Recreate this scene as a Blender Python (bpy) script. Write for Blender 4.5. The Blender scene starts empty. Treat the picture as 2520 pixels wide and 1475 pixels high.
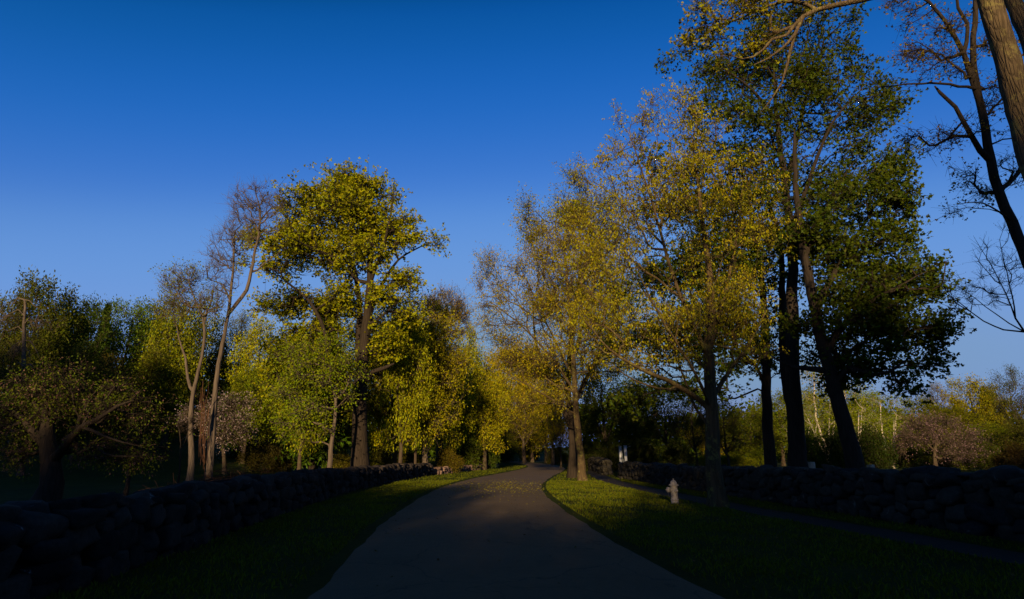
import bpy, math, random
import numpy as np
from mathutils import Vector

S = bpy.context.scene
COL = S.collection
R_ = math.radians
rng = np.random.default_rng(7)
random.seed(7)

# ------------------------------------------------------------------ camera
F = 1400.0; CU, CV = 1260.0, 737.5          # photograph measured on a 2520 x 1475 sheet
PITCH = math.atan(374.5 / F); CAMZ = 1.6
cam_d = bpy.data.cameras.new('camera'); cam = bpy.data.objects.new('camera', cam_d); COL.objects.link(cam)
cam_d.sensor_width = 36; cam_d.lens = 36 * F / 2520
cam_d.clip_start = 0.1; cam_d.clip_end = 6000
cam.location = (0, 0, CAMZ); cam.rotation_euler = (math.pi / 2 + PITCH, 0, 0)
S.camera = cam

# ------------------------------------------------------------------ light
SUN_EL = 12.5
SUN_AZ = -6.0       # degrees to the right of straight behind the camera
to_sun = Vector((math.sin(R_(SUN_AZ)) * math.cos(R_(SUN_EL)), -math.cos(R_(SUN_AZ)) * math.cos(R_(SUN_EL)), math.sin(R_(SUN_EL))))
sl = bpy.data.lights.new('sun', 'SUN'); sl.energy = 5.0; sl.angle = R_(0.7); sl.color = (1.0, 0.72, 0.40)
so = bpy.data.objects.new('sun', sl); COL.objects.link(so)
so.rotation_euler = to_sun.to_track_quat('Z', 'Y').to_euler(); so.location = (0, -30, 40)

W = bpy.data.worlds.new('World'); S.world = W; W.use_nodes = True
nt = W.node_tree; nt.nodes.clear()
o = nt.nodes.new('ShaderNodeOutputWorld'); bg = nt.nodes.new('ShaderNodeBackground'); bg.inputs[1].default_value = 0.075
sky = nt.nodes.new('ShaderNodeTexSky'); sky.sky_type = 'NISHITA'; sky.sun_disc = False
sky.sun_elevation = R_(SUN_EL)
sky.sun_rotation = math.atan2(to_sun.x, to_sun.y)
sky.air_density = 1.0; sky.dust_density = 0.3; sky.ozone_density = 4.0; sky.altitude = 100
# the deep, polarised blue of the photograph: a tone curve on the sky's own colour
def vscale(x, f):
    n = nt.nodes.new('ShaderNodeVectorMath'); n.operation = 'SCALE'; n.inputs['Scale'].default_value = f; nt.links.new(x, n.inputs[0]); return n.outputs[0]
rc = nt.nodes.new('ShaderNodeRGBCurve')
for ch, pts in ((0, [(0, 0), (.030, .0), (.0356, .003), (.045, .014), (.0545, .036), (.0865, .135), (.15, .19), (.5, .2), (1, .2)]),
                (1, [(0, 0), (.07, .055), (.0825, .095), (.125, .180), (.188, .31), (.30, .33), (.6, .22), (1, .15)]),
                (2, [(0, 0), (.155, .20), (.172, .36), (.254, .60), (.356, .70), (.45, .58), (.7, .3), (1, .18)])):
    cu = rc.mapping.curves[ch]
    while len(cu.points) > 2: cu.points.remove(cu.points[1])
    cu.points[0].location = pts[0]; cu.points[1].location = pts[-1]
    for p_ in pts[1:-1]: cu.points.new(*p_)
    for p_ in cu.points: p_.handle_type = 'AUTO_CLAMPED'
rc.mapping.update()
bg.inputs[1].default_value = 0.1
nt.links.new(vscale(sky.outputs[0], .075), rc.inputs['Color']); nt.links.new(vscale(rc.outputs[0], 5.743), bg.inputs[0])
nt.links.new(bg.outputs[0], o.inputs[0])

S.view_settings.view_transform = 'Standard'; S.view_settings.look = 'None'
S.view_settings.exposure = 0.8; S.view_settings.gamma = 1.0
S.render.engine = 'CYCLES'
S.cycles.max_bounces = 6; S.cycles.diffuse_bounces = 3; S.cycles.transmission_bounces = 3; S.cycles.transparent_max_bounces = 4

# ------------------------------------------------------------------ helpers
cp, sp = math.cos(PITCH), math.sin(PITCH)
def P(u, v, Y):
    """point of the place seen at sheet pixel u,v at Y metres in front"""
    dx = u - CU; dv = CV - v
    dy = F * cp - dv * sp; dz = F * sp + dv * cp
    t = Y / dy
    return np.array([dx * t, Y, CAMZ + dz * t])
def G(u, v):
    dx = u - CU; dv = CV - v
    dy = F * cp - dv * sp; dz = F * sp + dv * cp
    t = -CAMZ / dz
    return np.array([dx * t, dy * t, 0.0])
def sm(a, b, x):
    t = np.clip((x - a) / (b - a), 0, 1); return t * t * (3 - 2 * t)
def ground_z(x, y):
    x = np.asarray(x, float); y = np.asarray(y, float)
    z = 5.5 * sm(-9, -50, x) * sm(22, 70, y) + 9 * sm(-45, -130, x) * sm(10, 80, y)
    z = z + 0.25 * np.sin(x * .21 + 1) * np.sin(y * .17) * sm(9, 30, np.abs(x - 1))
    z = z + 3.0 * sm(110, 220, y)
    return z

def mesh_obj(name, V, Fq, mat, parent=None, smooth=True, tri=False, loc=None):
    """V (n,3), Fq (m,k) of quads / triangles"""
    me = bpy.data.meshes.new(name)
    V = np.asarray(V, np.float32); Fq = np.asarray(Fq, np.int32)
    k = Fq.shape[1]; m = Fq.shape[0]
    me.vertices.add(len(V)); me.vertices.foreach_set('co', V.ravel())
    me.loops.add(m * k); me.loops.foreach_set('vertex_index', Fq.ravel())
    me.polygons.add(m); me.polygons.foreach_set('loop_start', np.arange(0, m * k, k, dtype=np.int32))
    me.polygons.foreach_set('loop_total', np.full(m, k, np.int32))
    me.polygons.foreach_set('use_smooth', np.full(m, smooth, bool))
    me.update(calc_edges=True); me.validate()
    if mat: me.materials.append(mat)
    ob = bpy.data.objects.new(name, me); COL.objects.link(ob)
    if parent: ob.parent = parent
    if loc is not None: ob.location = loc
    return ob
def tag(o, label=None, cat=None, group=None, kind=None):
    if label: o['label'] = label
    if cat: o['category'] = cat
    if group: o['group'] = group
    if kind: o['kind'] = kind
    return o
def empty(name, loc, label, cat, group=None):
    e = bpy.data.objects.new(name, None); COL.objects.link(e); e.location = loc; e.empty_display_size = 0.3
    return tag(e, label, cat, group)
class MB:
    def __init__(s): s.v = []; s.f = []; s.n = 0
    def add(s, V, Fq):
        V = np.asarray(V, float); s.v.append(V); s.f.append(np.asarray(Fq) + s.n); s.n += len(V)
    def build(s, name, mat, parent=None, smooth=True, loc=None):
        return mesh_obj(name, np.vstack(s.v), np.vstack(s.f), mat, parent, smooth, loc=loc)
def tube(mb, pts, rad, sides, rough=0.0, ph=0.0):
    pts = np.asarray(pts, float); n = len(pts)
    t = np.zeros_like(pts); t[1:-1] = pts[2:] - pts[:-2]; t[0] = pts[1] - pts[0]; t[-1] = pts[-1] - pts[-2]
    t /= np.maximum(np.linalg.norm(t, axis=1, keepdims=True), 1e-9)
    ref = np.array([0.31, 0.95, 0.05]) if abs(t[:, 1]).mean() < 0.8 else np.array([0.95, 0.2, 0.3])
    a = np.cross(t, ref); a /= np.maximum(np.linalg.norm(a, axis=1, keepdims=True), 1e-9)
    b = np.cross(t, a)
    th = np.arange(sides) * 2 * math.pi / sides
    rr = np.asarray(rad, float)[:, None] * np.ones(sides)[None]
    if rough:
        zz = np.arange(n)[:, None]
        rr = rr * (1 + rough * (np.sin(th[None] * 3 + ph + zz * .35) * .6 + np.sin(th[None] * 5 - ph * 2 + zz * .23) * .5 + rng.normal(0, .25, rr.shape)))
    V = pts[:, None] + rr[..., None] * (np.cos(th)[None, :, None] * a[:, None] + np.sin(th)[None, :, None] * b[:, None])
    i = np.arange(n - 1)[:, None] * sides; j = np.arange(sides)[None]; j2 = (j + 1) % sides
    Fq = np.stack([i + j, i + j2, i + sides + j2, i + sides + j], -1).reshape(-1, 4)
    mb.add(V.reshape(-1, 3), Fq)
def sticks(mb, A, B, r0, r1):
    """many thin three-sided twigs"""
    A = np.asarray(A); B = np.asarray(B); n = len(A)
    if n == 0: return
    t = B - A; t /= np.maximum(np.linalg.norm(t, axis=1, keepdims=True), 1e-9)
    ref = np.where(np.abs(t[:, 2:3]) < .9, np.array([[0, 0, 1.]]), np.array([[1., 0, 0]]))
    a = np.cross(t, ref); a /= np.linalg.norm(a, axis=1, keepdims=True); b = np.cross(t, a)
    V = np.zeros((n, 6, 3))
    for k in range(3):
        w = math.cos(k * 2.0944) * a + math.sin(k * 2.0944) * b
        V[:, k] = A + w * r0; V[:, 3 + k] = B + w * r1
    base = np.arange(n)[:, None, None] * 6
    f = np.array([[0, 1, 4, 3], [1, 2, 5, 4], [2, 0, 3, 5]])[None]
    mb.add(V.reshape(-1, 3), (base + f).reshape(-1, 4))

# ------------------------------------------------------------------ materials
def new_mat(name):
    m = bpy.data.materials.new(name); m.use_nodes = True
    t = m.node_tree; t.nodes.clear()
    out = t.nodes.new('ShaderNodeOutputMaterial'); return m, t, out
def N(t, typ, **kw):
    n = t.nodes.new(typ)
    for k, v in kw.items(): setattr(n, k, v)
    return n
def ramp(t, fac, stops):
    r = t.nodes.new('ShaderNodeValToRGB'); e = r.color_ramp.elements
    while len(e) > 1: e.remove(e[-1])
    e[0].position = stops[0][0]; e[0].color = (*stops[0][1], 1)
    for p, c in stops[1:]:
        x = e.new(p); x.color = (*c, 1)
    t.links.new(fac, r.inputs[0]); return r.outputs[0]
def noise(t, vec, scale, detail=4, rough=.6, dist=0):
    n = t.nodes.new('ShaderNodeTexNoise'); n.inputs['Scale'].default_value = scale; n.inputs['Detail'].default_value = detail
    n.inputs['Roughness'].default_value = rough; n.inputs['Distortion'].default_value = dist
    if vec is not None: t.links.new(vec, n.inputs['Vector'])
    return n.outputs[0]
def mapping(t, scale=(1, 1, 1)):
    tc = t.nodes.new('ShaderNodeTexCoord'); mp = t.nodes.new('ShaderNodeMapping'); mp.inputs['Scale'].default_value = scale
    t.links.new(tc.outputs['Object'], mp.inputs[0]); return mp.outputs[0]
def mix(t, fac, a, b, typ='MIX'):
    m = t.nodes.new('ShaderNodeMix'); m.data_type = 'RGBA'; m.blend_type = typ
    for sock, v in ((m.inputs[0], fac), (m.inputs[6], a), (m.inputs[7], b)):
        if isinstance(v, (int, float)): sock.default_value = v
        elif isinstance(v, tuple): sock.default_value = (*v, 1)
        else: t.links.new(v, sock)
    return m.outputs[2]
def bump(t, h, strength, dist):
    b = t.nodes.new('ShaderNodeBump'); b.inputs['Strength'].default_value = strength; b.inputs['Distance'].default_value = dist
    t.links.new(h, b.inputs['Height']); return b.outputs[0]
def principled(t, out, col, rough=.9, nrm=None, spec=.2, metal=0):
    p = t.nodes.new('ShaderNodeBsdfPrincipled')
    if isinstance(col, tuple): p.inputs['Base Color'].default_value = (*col, 1)
    else: t.links.new(col, p.inputs['Base Color'])
    if isinstance(rough, (int, float)): p.inputs['Roughness'].default_value = rough
    else: t.links.new(rough, p.inputs['Roughness'])
    p.inputs['Specular IOR Level'].default_value = spec; p.inputs['Metallic'].default_value = metal
    if nrm is not None: t.links.new(nrm, p.inputs['Normal'])
    t.links.new(p.outputs[0], out.inputs[0]); return p

def leaf_material(name, trans=.35, hue=.03, var=.45):
    m, t, out = new_mat(name)
    oi = N(t, 'ShaderNodeObjectInfo'); ge = N(t, 'ShaderNodeNewGeometry')
    h = N(t, 'ShaderNodeHueSaturation')
    mr = N(t, 'ShaderNodeMapRange'); mr.inputs[3].default_value = .5 - hue; mr.inputs[4].default_value = .5 + hue
    t.links.new(ge.outputs['Random Per Island'], mr.inputs[0]); t.links.new(mr.outputs[0], h.inputs['Hue'])
    mu = N(t, 'ShaderNodeMath', operation='MULTIPLY'); mu.inputs[1].default_value = 7.31
    fr = N(t, 'ShaderNodeMath', operation='FRACT'); t.links.new(ge.outputs['Random Per Island'], mu.inputs[0]); t.links.new(mu.outputs[0], fr.inputs[0])
    mr2 = N(t, 'ShaderNodeMapRange'); mr2.inputs[3].default_value = 1 - var; mr2.inputs[4].default_value = 1 + var
    t.links.new(fr.outputs[0], mr2.inputs[0]); t.links.new(mr2.outputs[0], h.inputs['Value'])
    t.links.new(oi.outputs['Color'], h.inputs['Color'])
    d = N(t, 'ShaderNodeBsdfDiffuse'); tr = N(t, 'ShaderNodeBsdfTranslucent'); mx = N(t, 'ShaderNodeMixShader'); mx.inputs[0].default_value = trans
    t.links.new(h.outputs[0], d.inputs[0]); t.links.new(h.outputs[0], tr.inputs[0])
    gl = N(t, 'ShaderNodeBsdfGlossy'); gl.inputs['Roughness'].default_value = .55; gl.inputs[0].default_value = (.5, .5, .5, 1)
    mx2 = N(t, 'ShaderNodeMixShader'); mx2.inputs[0].default_value = .012
    t.links.new(d.outputs[0], mx.inputs[1]); t.links.new(tr.outputs[0], mx.inputs[2])
    t.links.new(mx.outputs[0], mx2.inputs[1]); t.links.new(gl.outputs[0], mx2.inputs[2])
    t.links.new(mx2.outputs[0], out.inputs[0]); return m
def bark_material(name, c1, c2, lichen=None, fs=9.0, st=.6):
    m, t, out = new_mat(name)
    v = mapping(t, (1, 1, .09)); v1 = mapping(t, (1, 1, 1))
    vo = N(t, 'ShaderNodeTexVoronoi', feature='DISTANCE_TO_EDGE'); vo.inputs['Scale'].default_value = fs
    n0 = noise(t, v, 5, 3); add = N(t, 'ShaderNodeVectorMath', operation='ADD'); t.links.new(v, add.inputs[0]); 
    sc = N(t, 'ShaderNodeVectorMath', operation='SCALE'); sc.inputs['Scale'].default_value = .10
    nn = t.nodes.new('ShaderNodeTexNoise'); nn.inputs['Scale'].default_value = 6; t.links.new(v, nn.inputs['Vector'])
    t.links.new(nn.outputs['Color'], sc.inputs[0]); t.links.new(sc.outputs[0], add.inputs[1]); t.links.new(add.outputs[0], vo.inputs['Vector'])
    f = ramp(t, vo.outputs['Distance'], [(0.0, (0, 0, 0)), (.16, (1, 1, 1))])
    n2 = noise(t, v, 22, 6, .7)
    base = mix(t, n2, c1, c2)
    fi = mix(t, .35, base, mix(t, 1.0, base, f, 'MULTIPLY'))
    if lichen:
        ln = noise(t, v1, 3.2, 6, .75); lf = ramp(t, ln, [(.54, (0, 0, 0)), (.62, (1, 1, 1))])
        fi = mix(t, lf, fi, lichen)
    hh = mix(t, .45, f, n2)
    principled(t, out, fi, .95, bump(t, hh, st, .03), .1); return m

M_leaf = leaf_material('leaf'); M_blossom = leaf_material('blossom', .3, .015, .35); M_needle = leaf_material('needle', .12, .02, .4)
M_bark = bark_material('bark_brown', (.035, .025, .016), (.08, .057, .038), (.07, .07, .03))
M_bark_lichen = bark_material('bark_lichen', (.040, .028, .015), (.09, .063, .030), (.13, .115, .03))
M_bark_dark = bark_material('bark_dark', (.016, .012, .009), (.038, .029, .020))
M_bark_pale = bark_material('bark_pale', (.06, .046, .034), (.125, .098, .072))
M_bark_near = bark_material('bark_furrowed', (.045, .032, .018), (.135, .098, .054), (.15, .125, .045), 20, .8)
M_birch = bark_material('bark_birch', (.30, .26, .19), (.45, .40, .32), (.18, .15, .12), 5, .2)
M_vine = bark_material('vine_bark', (.05, .024, .014), (.11, .055, .03))

# ------------------------------------------------------------------ trees
def unit(v): return v / max(np.linalg.norm(v), 1e-9)
def resample(pts, seg):
    pts = np.asarray(pts, float); out = [pts[0]]
    # Catmull-Rom through the points
    Q = np.vstack([2 * pts[0] - pts[1], pts, 2 * pts[-1] - pts[-2]])
    for i in range(1, len(Q) - 2):
        n = max(1, int(np.linalg.norm(Q[i + 1] - Q[i]) / seg))
        for k in range(1, n + 1):
            t = k / n
            out.append(.5 * ((2 * Q[i]) + (-Q[i-1] + Q[i+1]) * t + (2*Q[i-1] - 5*Q[i] + 4*Q[i+1] - Q[i+2]) * t*t + (-Q[i-1] + 3*Q[i] - 3*Q[i+1] + Q[i+2]) * t**3))
    return np.array(out)
def lobe_points(lobes, n, shell=.55, clump=True, sg=(.15, .15, .11), per=11):
    """lobes: (centre, radii). points filling them, a little denser toward the outside"""
    vol = np.array([l[1][0] * l[1][1] * l[1][2] for l in lobes]) ** .8; cnt = np.maximum(3, (n * vol / vol.sum())).astype(int)
    out = []
    for (c, r), k in zip(lobes, cnt):
        nc = max(2, k // per)
        if not clump: nc = k
        d = rng.normal(size=(nc, 3)); d /= np.linalg.norm(d, axis=1, keepdims=True)
        q = rng.random(nc) ** (1 / 3 * (1 - shell * .6)); q *= (1 + rng.normal(0, .08, nc)) * np.where(rng.random(nc) < .2, rng.uniform(1.08, 1.35, nc), .93)
        cc = d * q[:, None]
        wi = rng.random(nc) ** 1.3 + .15; pick = rng.choice(nc, size=k, p=wi / wi.sum())
        g = cc[pick] + rng.normal(0, 1, (k, 3)) * (sg if clump else (.04, .04, .04)) + (d[pick] * rng.normal(0, .10 if clump else .03, (k, 1)))
        out.append(np.asarray(c) + g * np.asarray(r) * .93)
    return np.vstack(out)
def grow(stems, tips, seg, bf=.25, up=.5, curve=.35):
    n0 = sum(len(s) for s in stems)
    cap = n0 + len(tips) * 14 + 1000
    pos = np.zeros((cap, 3)); par = np.full(cap, -1); pl = np.zeros(cap); dr = np.zeros((cap, 3)); n = 0
    rmin = np.zeros(cap)
    for s in stems:
        pts = s['pts']; r = s['r']
        if n == 0: pos[0] = pts[0]; dr[0] = unit(pts[1] - pts[0]); rmin[0] = r[0]; n = 1; last = 0; st = 1
        else:
            d = np.linalg.norm(pos[:n] - pts[0], axis=1); last = int(d.argmin()); st = 0 if d.min() > seg * .6 else 1
        for q in range(st, len(pts)):
            pos[n] = pts[q]; par[n] = last; dd = pts[q] - pos[last]; pl[n] = pl[last] + np.linalg.norm(dd); dr[n] = unit(dd); rmin[n] = r[q]
            last = n; n += 1
    h0 = pos[:n].copy()
    first = .25 * h0[:, 2].max()
    order = np.argsort([np.min(np.linalg.norm(h0 - p, axis=1)) for p in tips])
    tipidx = []
    z0 = pos[0, 2]; zfree = s0free = stems[0].get('free', 0)
    for i in order:
        p = tips[i]; d = pos[:n] - p; dist = np.sqrt((d * d).sum(1))
        cost = dist + bf * pl[:n] + up * np.maximum(0, d[:, 2] + .15 * dist)
        cost = cost + (pos[:n, 2] - z0 < zfree) * 50
        j = int(cost.argmin()); L = dist[j]
        if L < 1e-3: continue
        m = max(1, int(L / seg)); m = min(m, 12)
        a = pos[j].copy(); c1 = a + dr[j] * L * curve; 
        prev = j
        for k in range(1, m + 1):
            t = k / m; q = (1 - t) ** 2 * a + 2 * t * (1 - t) * c1 + t * t * p
            if k < m: q = q + rng.normal(0, .05 * L / m, 3)
            if n >= cap - 2: break
            pos[n] = q; par[n] = prev; dd = q - pos[prev]; pl[n] = pl[prev] + np.linalg.norm(dd); dr[n] = unit(dd); prev = n; n += 1
        tipidx.append(prev)
    return pos[:n], par[:n], dr[:n], rmin[:n], np.array(tipidx)
def radii(pos, par, rmin, R, r0):
    n = len(pos); cc = np.zeros(n)
    has = np.zeros(n, bool); has[par[par >= 0]] = True
    N_ = max(2, (~has).sum()); ex = math.log(N_) / math.log(R / r0)
    w = np.where(has, 0.0, 1.0)
    for i in range(n - 1, 0, -1):
        w[par[i]] += w[i]
    r = r0 * w ** (1 / ex)
    for i in range(n):
        if rmin[i] > 0: r[i] = rmin[i]
        elif par[i] >= 0: r[i] = min(r[i], r[par[i]] * .92)
    return r, w
def skeleton_mesh(mb, pos, par, r, w, near=1.0, rough=.06):
    n = len(pos)
    kids = [[] for _ in range(n)]
    for i in range(1, n): kids[par[i]].append(i)
    stack = [(0, -1)]
    while stack:
        s, p = stack.pop()
        ch = [p] if p >= 0 else []
        c = s
        while True:
            ch.append(c)
            k = kids[c]
            if not k: break
            k = sorted(k, key=lambda q: -(r[q] * 1000 + w[q]))
            for q in k[1:]: stack.append((q, c))
            c = k[0]
        if len(ch) < 2: continue
        rr = r[ch].copy()
        if p >= 0: rr[0] = min(rr[0], rr[1] * 1.25)
        rr[-1] *= .5
        R = rr.max(); sides = 14 if R > .12 else 8 if R > .05 else 5 if R > .02 else 3
        if R * near > 0.0: tube(mb, pos[ch], rr, sides, rough if R > .05 else 0, rng.random() * 6)
def leaves_mesh(name, C, D, size, style, mat, color, parent, loc, count, spread, droop=.4, aspect=.55):
    """C: cluster centres, D: twig direction; several small folded leaves at each"""
    n = len(C)
    if n == 0: return None
    C = np.repeat(C, count, axis=0); D = np.repeat(D, count, axis=0); m = len(C)
    off = rng.normal(size=(m, 3)); off /= np.linalg.norm(off, axis=1, keepdims=True)
    pos = C + off * (rng.random(m) ** .7)[:, None] * spread
    ax = off * .8 + D * .5; ax[:, 2] -= droop + rng.random(m) * droop; ax /= np.linalg.norm(ax, axis=1, keepdims=True)
    side = np.cross(ax, rng.normal(size=(m, 3))) ; side /= np.linalg.norm(side, axis=1, keepdims=True)
    nr = np.cross(ax, side)
    sz = size * (.55 + .8 * rng.random(m))[:, None]
    if style == 'kite':
        V = np.stack([pos, pos + ax * sz * .5 + side * sz * aspect * .5 + nr * sz * .1, pos + ax * sz, pos + ax * sz * .5 - side * sz * aspect * .5 + nr * sz * .1], 1)
        f = np.array([[0, 1, 2, 3]]); k = 4
    else:  # palm: three lobes of a maple leaf
        L = []
        for an, ln in ((-.95, .8), (0, 1.0), (.95, .8)):
            a2 = math.cos(an) * ax + math.sin(an) * side; s2 = -math.sin(an) * ax + math.cos(an) * side
            L += [pos + a2 * sz * ln * .55 + s2 * sz * aspect * .5 - nr * sz * .05, pos + a2 * sz * ln - nr * sz * .18, pos + a2 * sz * ln * .55 - s2 * sz * aspect * .5 - nr * sz * .05]
        V = np.stack([pos] + L, 1); f = np.array([[0, 1, 2, 3], [0, 4, 5, 6], [0, 7, 8, 9]]); k = 10
    Fq = (np.arange(m)[:, None, None] * k + f[None]).reshape(-1, 4)
    ob = mesh_obj(name, V.reshape(-1, 3), Fq, mat, parent, smooth=False)
    ob.color = (*color, 1) if mat is M_blossom else (color[0] * 1.32, color[1] * 1.46, color[2] * .2, 1)
    return ob
def twigs(pos, par, dr, tipi, k, L, upw):
    T = pos[tipi]; D = dr[tipi]
    A = np.repeat(T, k, axis=0); Dk = np.repeat(D, k, axis=0)
    d = Dk * 1.0 + rng.normal(size=A.shape) * .75; d[:, 2] += upw; d /= np.linalg.norm(d, axis=1, keepdims=True)
    ln = L * (.4 + .9 * rng.random(len(A)))[:, None]
    # start a little back along the branch
    A = A - Dk * (rng.random(len(A))[:, None]) * L * .6
    return A, A + d * ln, d
def tree(name, label, cat, base, stems, lobes, tips, R, r0, layers, bark=None, seg=.5, twig=(3, .45, .3), bf=.25, up=.5, free=0, group=None, flare=1.5, shell=.55, rtip=.003, extra=None, clump=True, sg=(.15, .15, .11), per=11, px=True, curve=.35):
    """stems: polylines, each [(x,y,z)...] world, radii (r0,r1); layers: foliage meshes"""
    base = np.asarray(base, float); root = empty(name, base, label, cat, group) if name else None
    st = []
    for i, (pts, ra, rb) in enumerate(stems):
        q = resample(np.asarray(pts) - base, seg); t = np.linspace(0, 1, len(q)); r = ra + (rb - ra) * t
        if len(q) > 3: q[1:-1] += rng.normal(0, seg * .03, (len(q) - 2, 3))
        if i == 0:
            h = q[:, 2] - q[0, 2]; r = r * (1 + (flare - 1) * np.exp(-h / (R * 1.6)))
        st.append(dict(pts=q, r=r, free=free))
    L = [(np.asarray(c) - base, rr) for c, rr in lobes]
    tp = lobe_points(L, tips, shell, clump, sg, per) if len(L) else np.zeros((0, 3))
    tp = tp[tp[:, 2] > .25] if len(tp) else tp
    pos, par, dr, rmin, ti = grow(st, tp, seg, bf, up, curve)
    r, w = radii(pos, par, rmin, R, r0)
    # below ground a little
    mb = MB(); skeleton_mesh(mb, pos, par, r, w)
    if len(ti):
        A, B, D = twigs(pos, par, dr, ti, *twig)
        sticks(mb, A, B, rtip * 1.6, rtip * .6)
    ob = mb.build('trunk', bark or M_bark, root)
    for ly in layers:
        nm, mat, colr, size, cnt, spread, style, frac, droop = ly
        pick = rng.random(len(B)) < frac
        leaves_mesh(nm, B[pick], D[pick], size, style, mat, colr, root, None, cnt, spread, droop)
    if extra: extra(root, base)
    return root
def pxstems(Y, lst):
    out = []
    for pts, ra, rb in lst:
        out.append(([P(p[0], p[1], Y + (p[2] if len(p) > 2 else 0)) for p in pts], ra, rb))
    return out
def pxlobes(Y, lst, dep=.85):
    out = []
    for l in lst:
        u, v, ru, rv = l[:4]; dY = l[4] if len(l) > 4 else 0
        k = np.linalg.norm(P(u + 1, v, Y) - P(u, v, Y)); kz = abs(P(u, v + 1, Y)[2] - P(u, v, Y)[2])
        rd = l[5] if len(l) > 5 else ru * k * dep
        out.append((P(u, v, Y + dY), (ru * k, rd, rv * kz)))
    return out
def pxtree(name, label, cat, bu, Y, stems, lobes, tips, R, r0, layers, **kw):
    X = P(bu, 1150, Y)[0]; base = np.array([X, Y, float(ground_z(X, Y)) - .08])
    ss = pxstems(Y, stems); ss[0] = ([base] + ss[0][0], ss[0][1], ss[0][2])
    lo = pxlobes(Y, lobes, kw.pop('dep', .85))
    return tree(name, label, cat, base, ss, lo, tips, R, r0, layers, **kw)
def copy_thing(root, loc, rz, sc, label, group, color=None, name=None):
    r = root.copy(); COL.objects.link(r); r.location = loc; r.rotation_euler = (0, 0, rz); r.scale = sc
    r['label'] = label
    if group: r['group'] = group
    if name: r.name = name
    for ch in root.children:
        c = ch.copy(); COL.objects.link(c); c.parent = r
        if color is not None and ch.name.split('.')[0] != 'trunk': c.color = (color[0] * 1.32, color[1] * 1.46, color[2] * .2, 1)
    return r
exec_parts = True

# colours of foliage (real base colours)
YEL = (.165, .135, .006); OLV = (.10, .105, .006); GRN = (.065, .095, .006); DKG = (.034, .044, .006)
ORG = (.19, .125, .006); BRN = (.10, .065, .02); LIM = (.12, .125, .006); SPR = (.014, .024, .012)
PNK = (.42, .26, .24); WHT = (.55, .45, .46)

# ------------------------------------------------------------------ ground
def grass_mat():
    m, t, out = new_mat('grass_ground'); v = mapping(t)
    a = noise(t, v, .35, 5); b = noise(t, v, 9, 6, .7); c = noise(t, v, 60, 3, .7)
    col = ramp(t, a, [(.3, (.014, .022, .003)), (.55, (.022, .034, .004)), (.75, (.040, .042, .008))])
    col = mix(t, .55, col, mix(t, 1.0, col, ramp(t, b, [(.3, (.45, .45, .45)), (.7, (1.5, 1.4, 1.2))]), 'MULTIPLY'))
    hh = mix(t, .5, b, c)
    principled(t, out, col, .95, bump(t, hh, .9, .06), .05); return m
M_grass = grass_mat()
xs = np.unique(np.concatenate([np.linspace(-1500, -170, 12), np.linspace(-170, 170, 171), np.linspace(170, 1500, 12)]))
ys = np.unique(np.concatenate([np.linspace(-1500, -70, 12), np.linspace(-70, 280, 176), np.linspace(280, 2500, 14)]))
GX, GY = np.meshgrid(xs, ys); GZ = ground_z(GX, GY)
nx, ny = len(xs), len(ys); ii = np.arange(ny - 1)[:, None] * nx + np.arange(nx - 1)[None]
fq = np.stack([ii, ii + 1, ii + nx + 1, ii + nx], -1).reshape(-1, 4)
tag(mesh_obj('ground', np.stack([GX, GY, GZ], -1).reshape(-1, 3), fq, M_grass), kind='structure')

RL = [(-2.6, -12), (-2.45, 0), (-2.45, 6), (-2.85, 10.3), (-3.2, 14), (-3.4, 18), (-3.55, 23), (-3.4, 29), (-2.6, 37), (-1.0, 46), (0.6, 56), (1.6, 66), (1.2, 78), (-1.5, 92), (-6, 110), (-14, 135), (-24, 160)]
RR = [(3.1, -12), (3.0, 0), (2.75, 6), (2.3, 9.2), (1.9, 14.0), (1.6, 19.5), (1.5, 24), (1.65, 29), (2.15, 34), (3.2, 42), (4.6, 51), (5.6, 62), (5.4, 74), (3.0, 90), (-1.5, 110), (-9, 135), (-19, 160)]
def pl_y(path, y):
    y = np.asarray(y); p = np.array(path); return np.interp(y, p[:, 1], p[:, 0])
def smooth_path(path, seg=.6):
    q = resample(np.array([(a, b, 0) for a, b in path], float), seg); return q[:, :2]
RLs, RRs = smooth_path(RL), smooth_path(RR)
def asphalt():
    m, t, out = new_mat('asphalt'); v = mapping(t)
    a = noise(t, v, .5, 5); b = noise(t, v, 90, 3, .8); c = noise(t, v, 7, 5)
    col = ramp(t, a, [(.3, (.062, .042, .019)), (.7, (.084, .058, .028))])
    col = mix(t, 1.0, col, ramp(t, b, [(.3, (.55, .55, .55)), (.75, (1.6, 1.55, 1.5))]), 'MULTIPLY')
    vc = N(t, 'ShaderNodeTexVoronoi', feature='DISTANCE_TO_EDGE'); vc.inputs['Scale'].default_value = .38
    nn = t.nodes.new('ShaderNodeTexNoise'); nn.inputs['Scale'].default_value = 1.3; nn.inputs['Detail'].default_value = 6; t.links.new(v, nn.inputs['Vector'])
    add = N(t, 'ShaderNodeVectorMath', operation='ADD'); t.links.new(v, add.inputs[0]); t.links.new(nn.outputs['Color'], add.inputs[1]); t.links.new(add.outputs[0], vc.inputs['Vector'])
    cr = ramp(t, vc.outputs['Distance'], [(0, (.35, .35, .35)), (.006, (1, 1, 1))])
    col = mix(t, 1.0, col, cr, 'MULTIPLY')
    col = mix(t, .5, col, mix(t, 1, col, ramp(t, c, [(.35, (.8, .8, .8)), (.65, (1.15, 1.12, 1.1))]), 'MULTIPLY'))
    principled(t, out, col, .85, bump(t, b, .5, .012), .25); return m
yy = np.concatenate([np.arange(-12, 60, .4), np.arange(60, 158, 1.5)])
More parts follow.
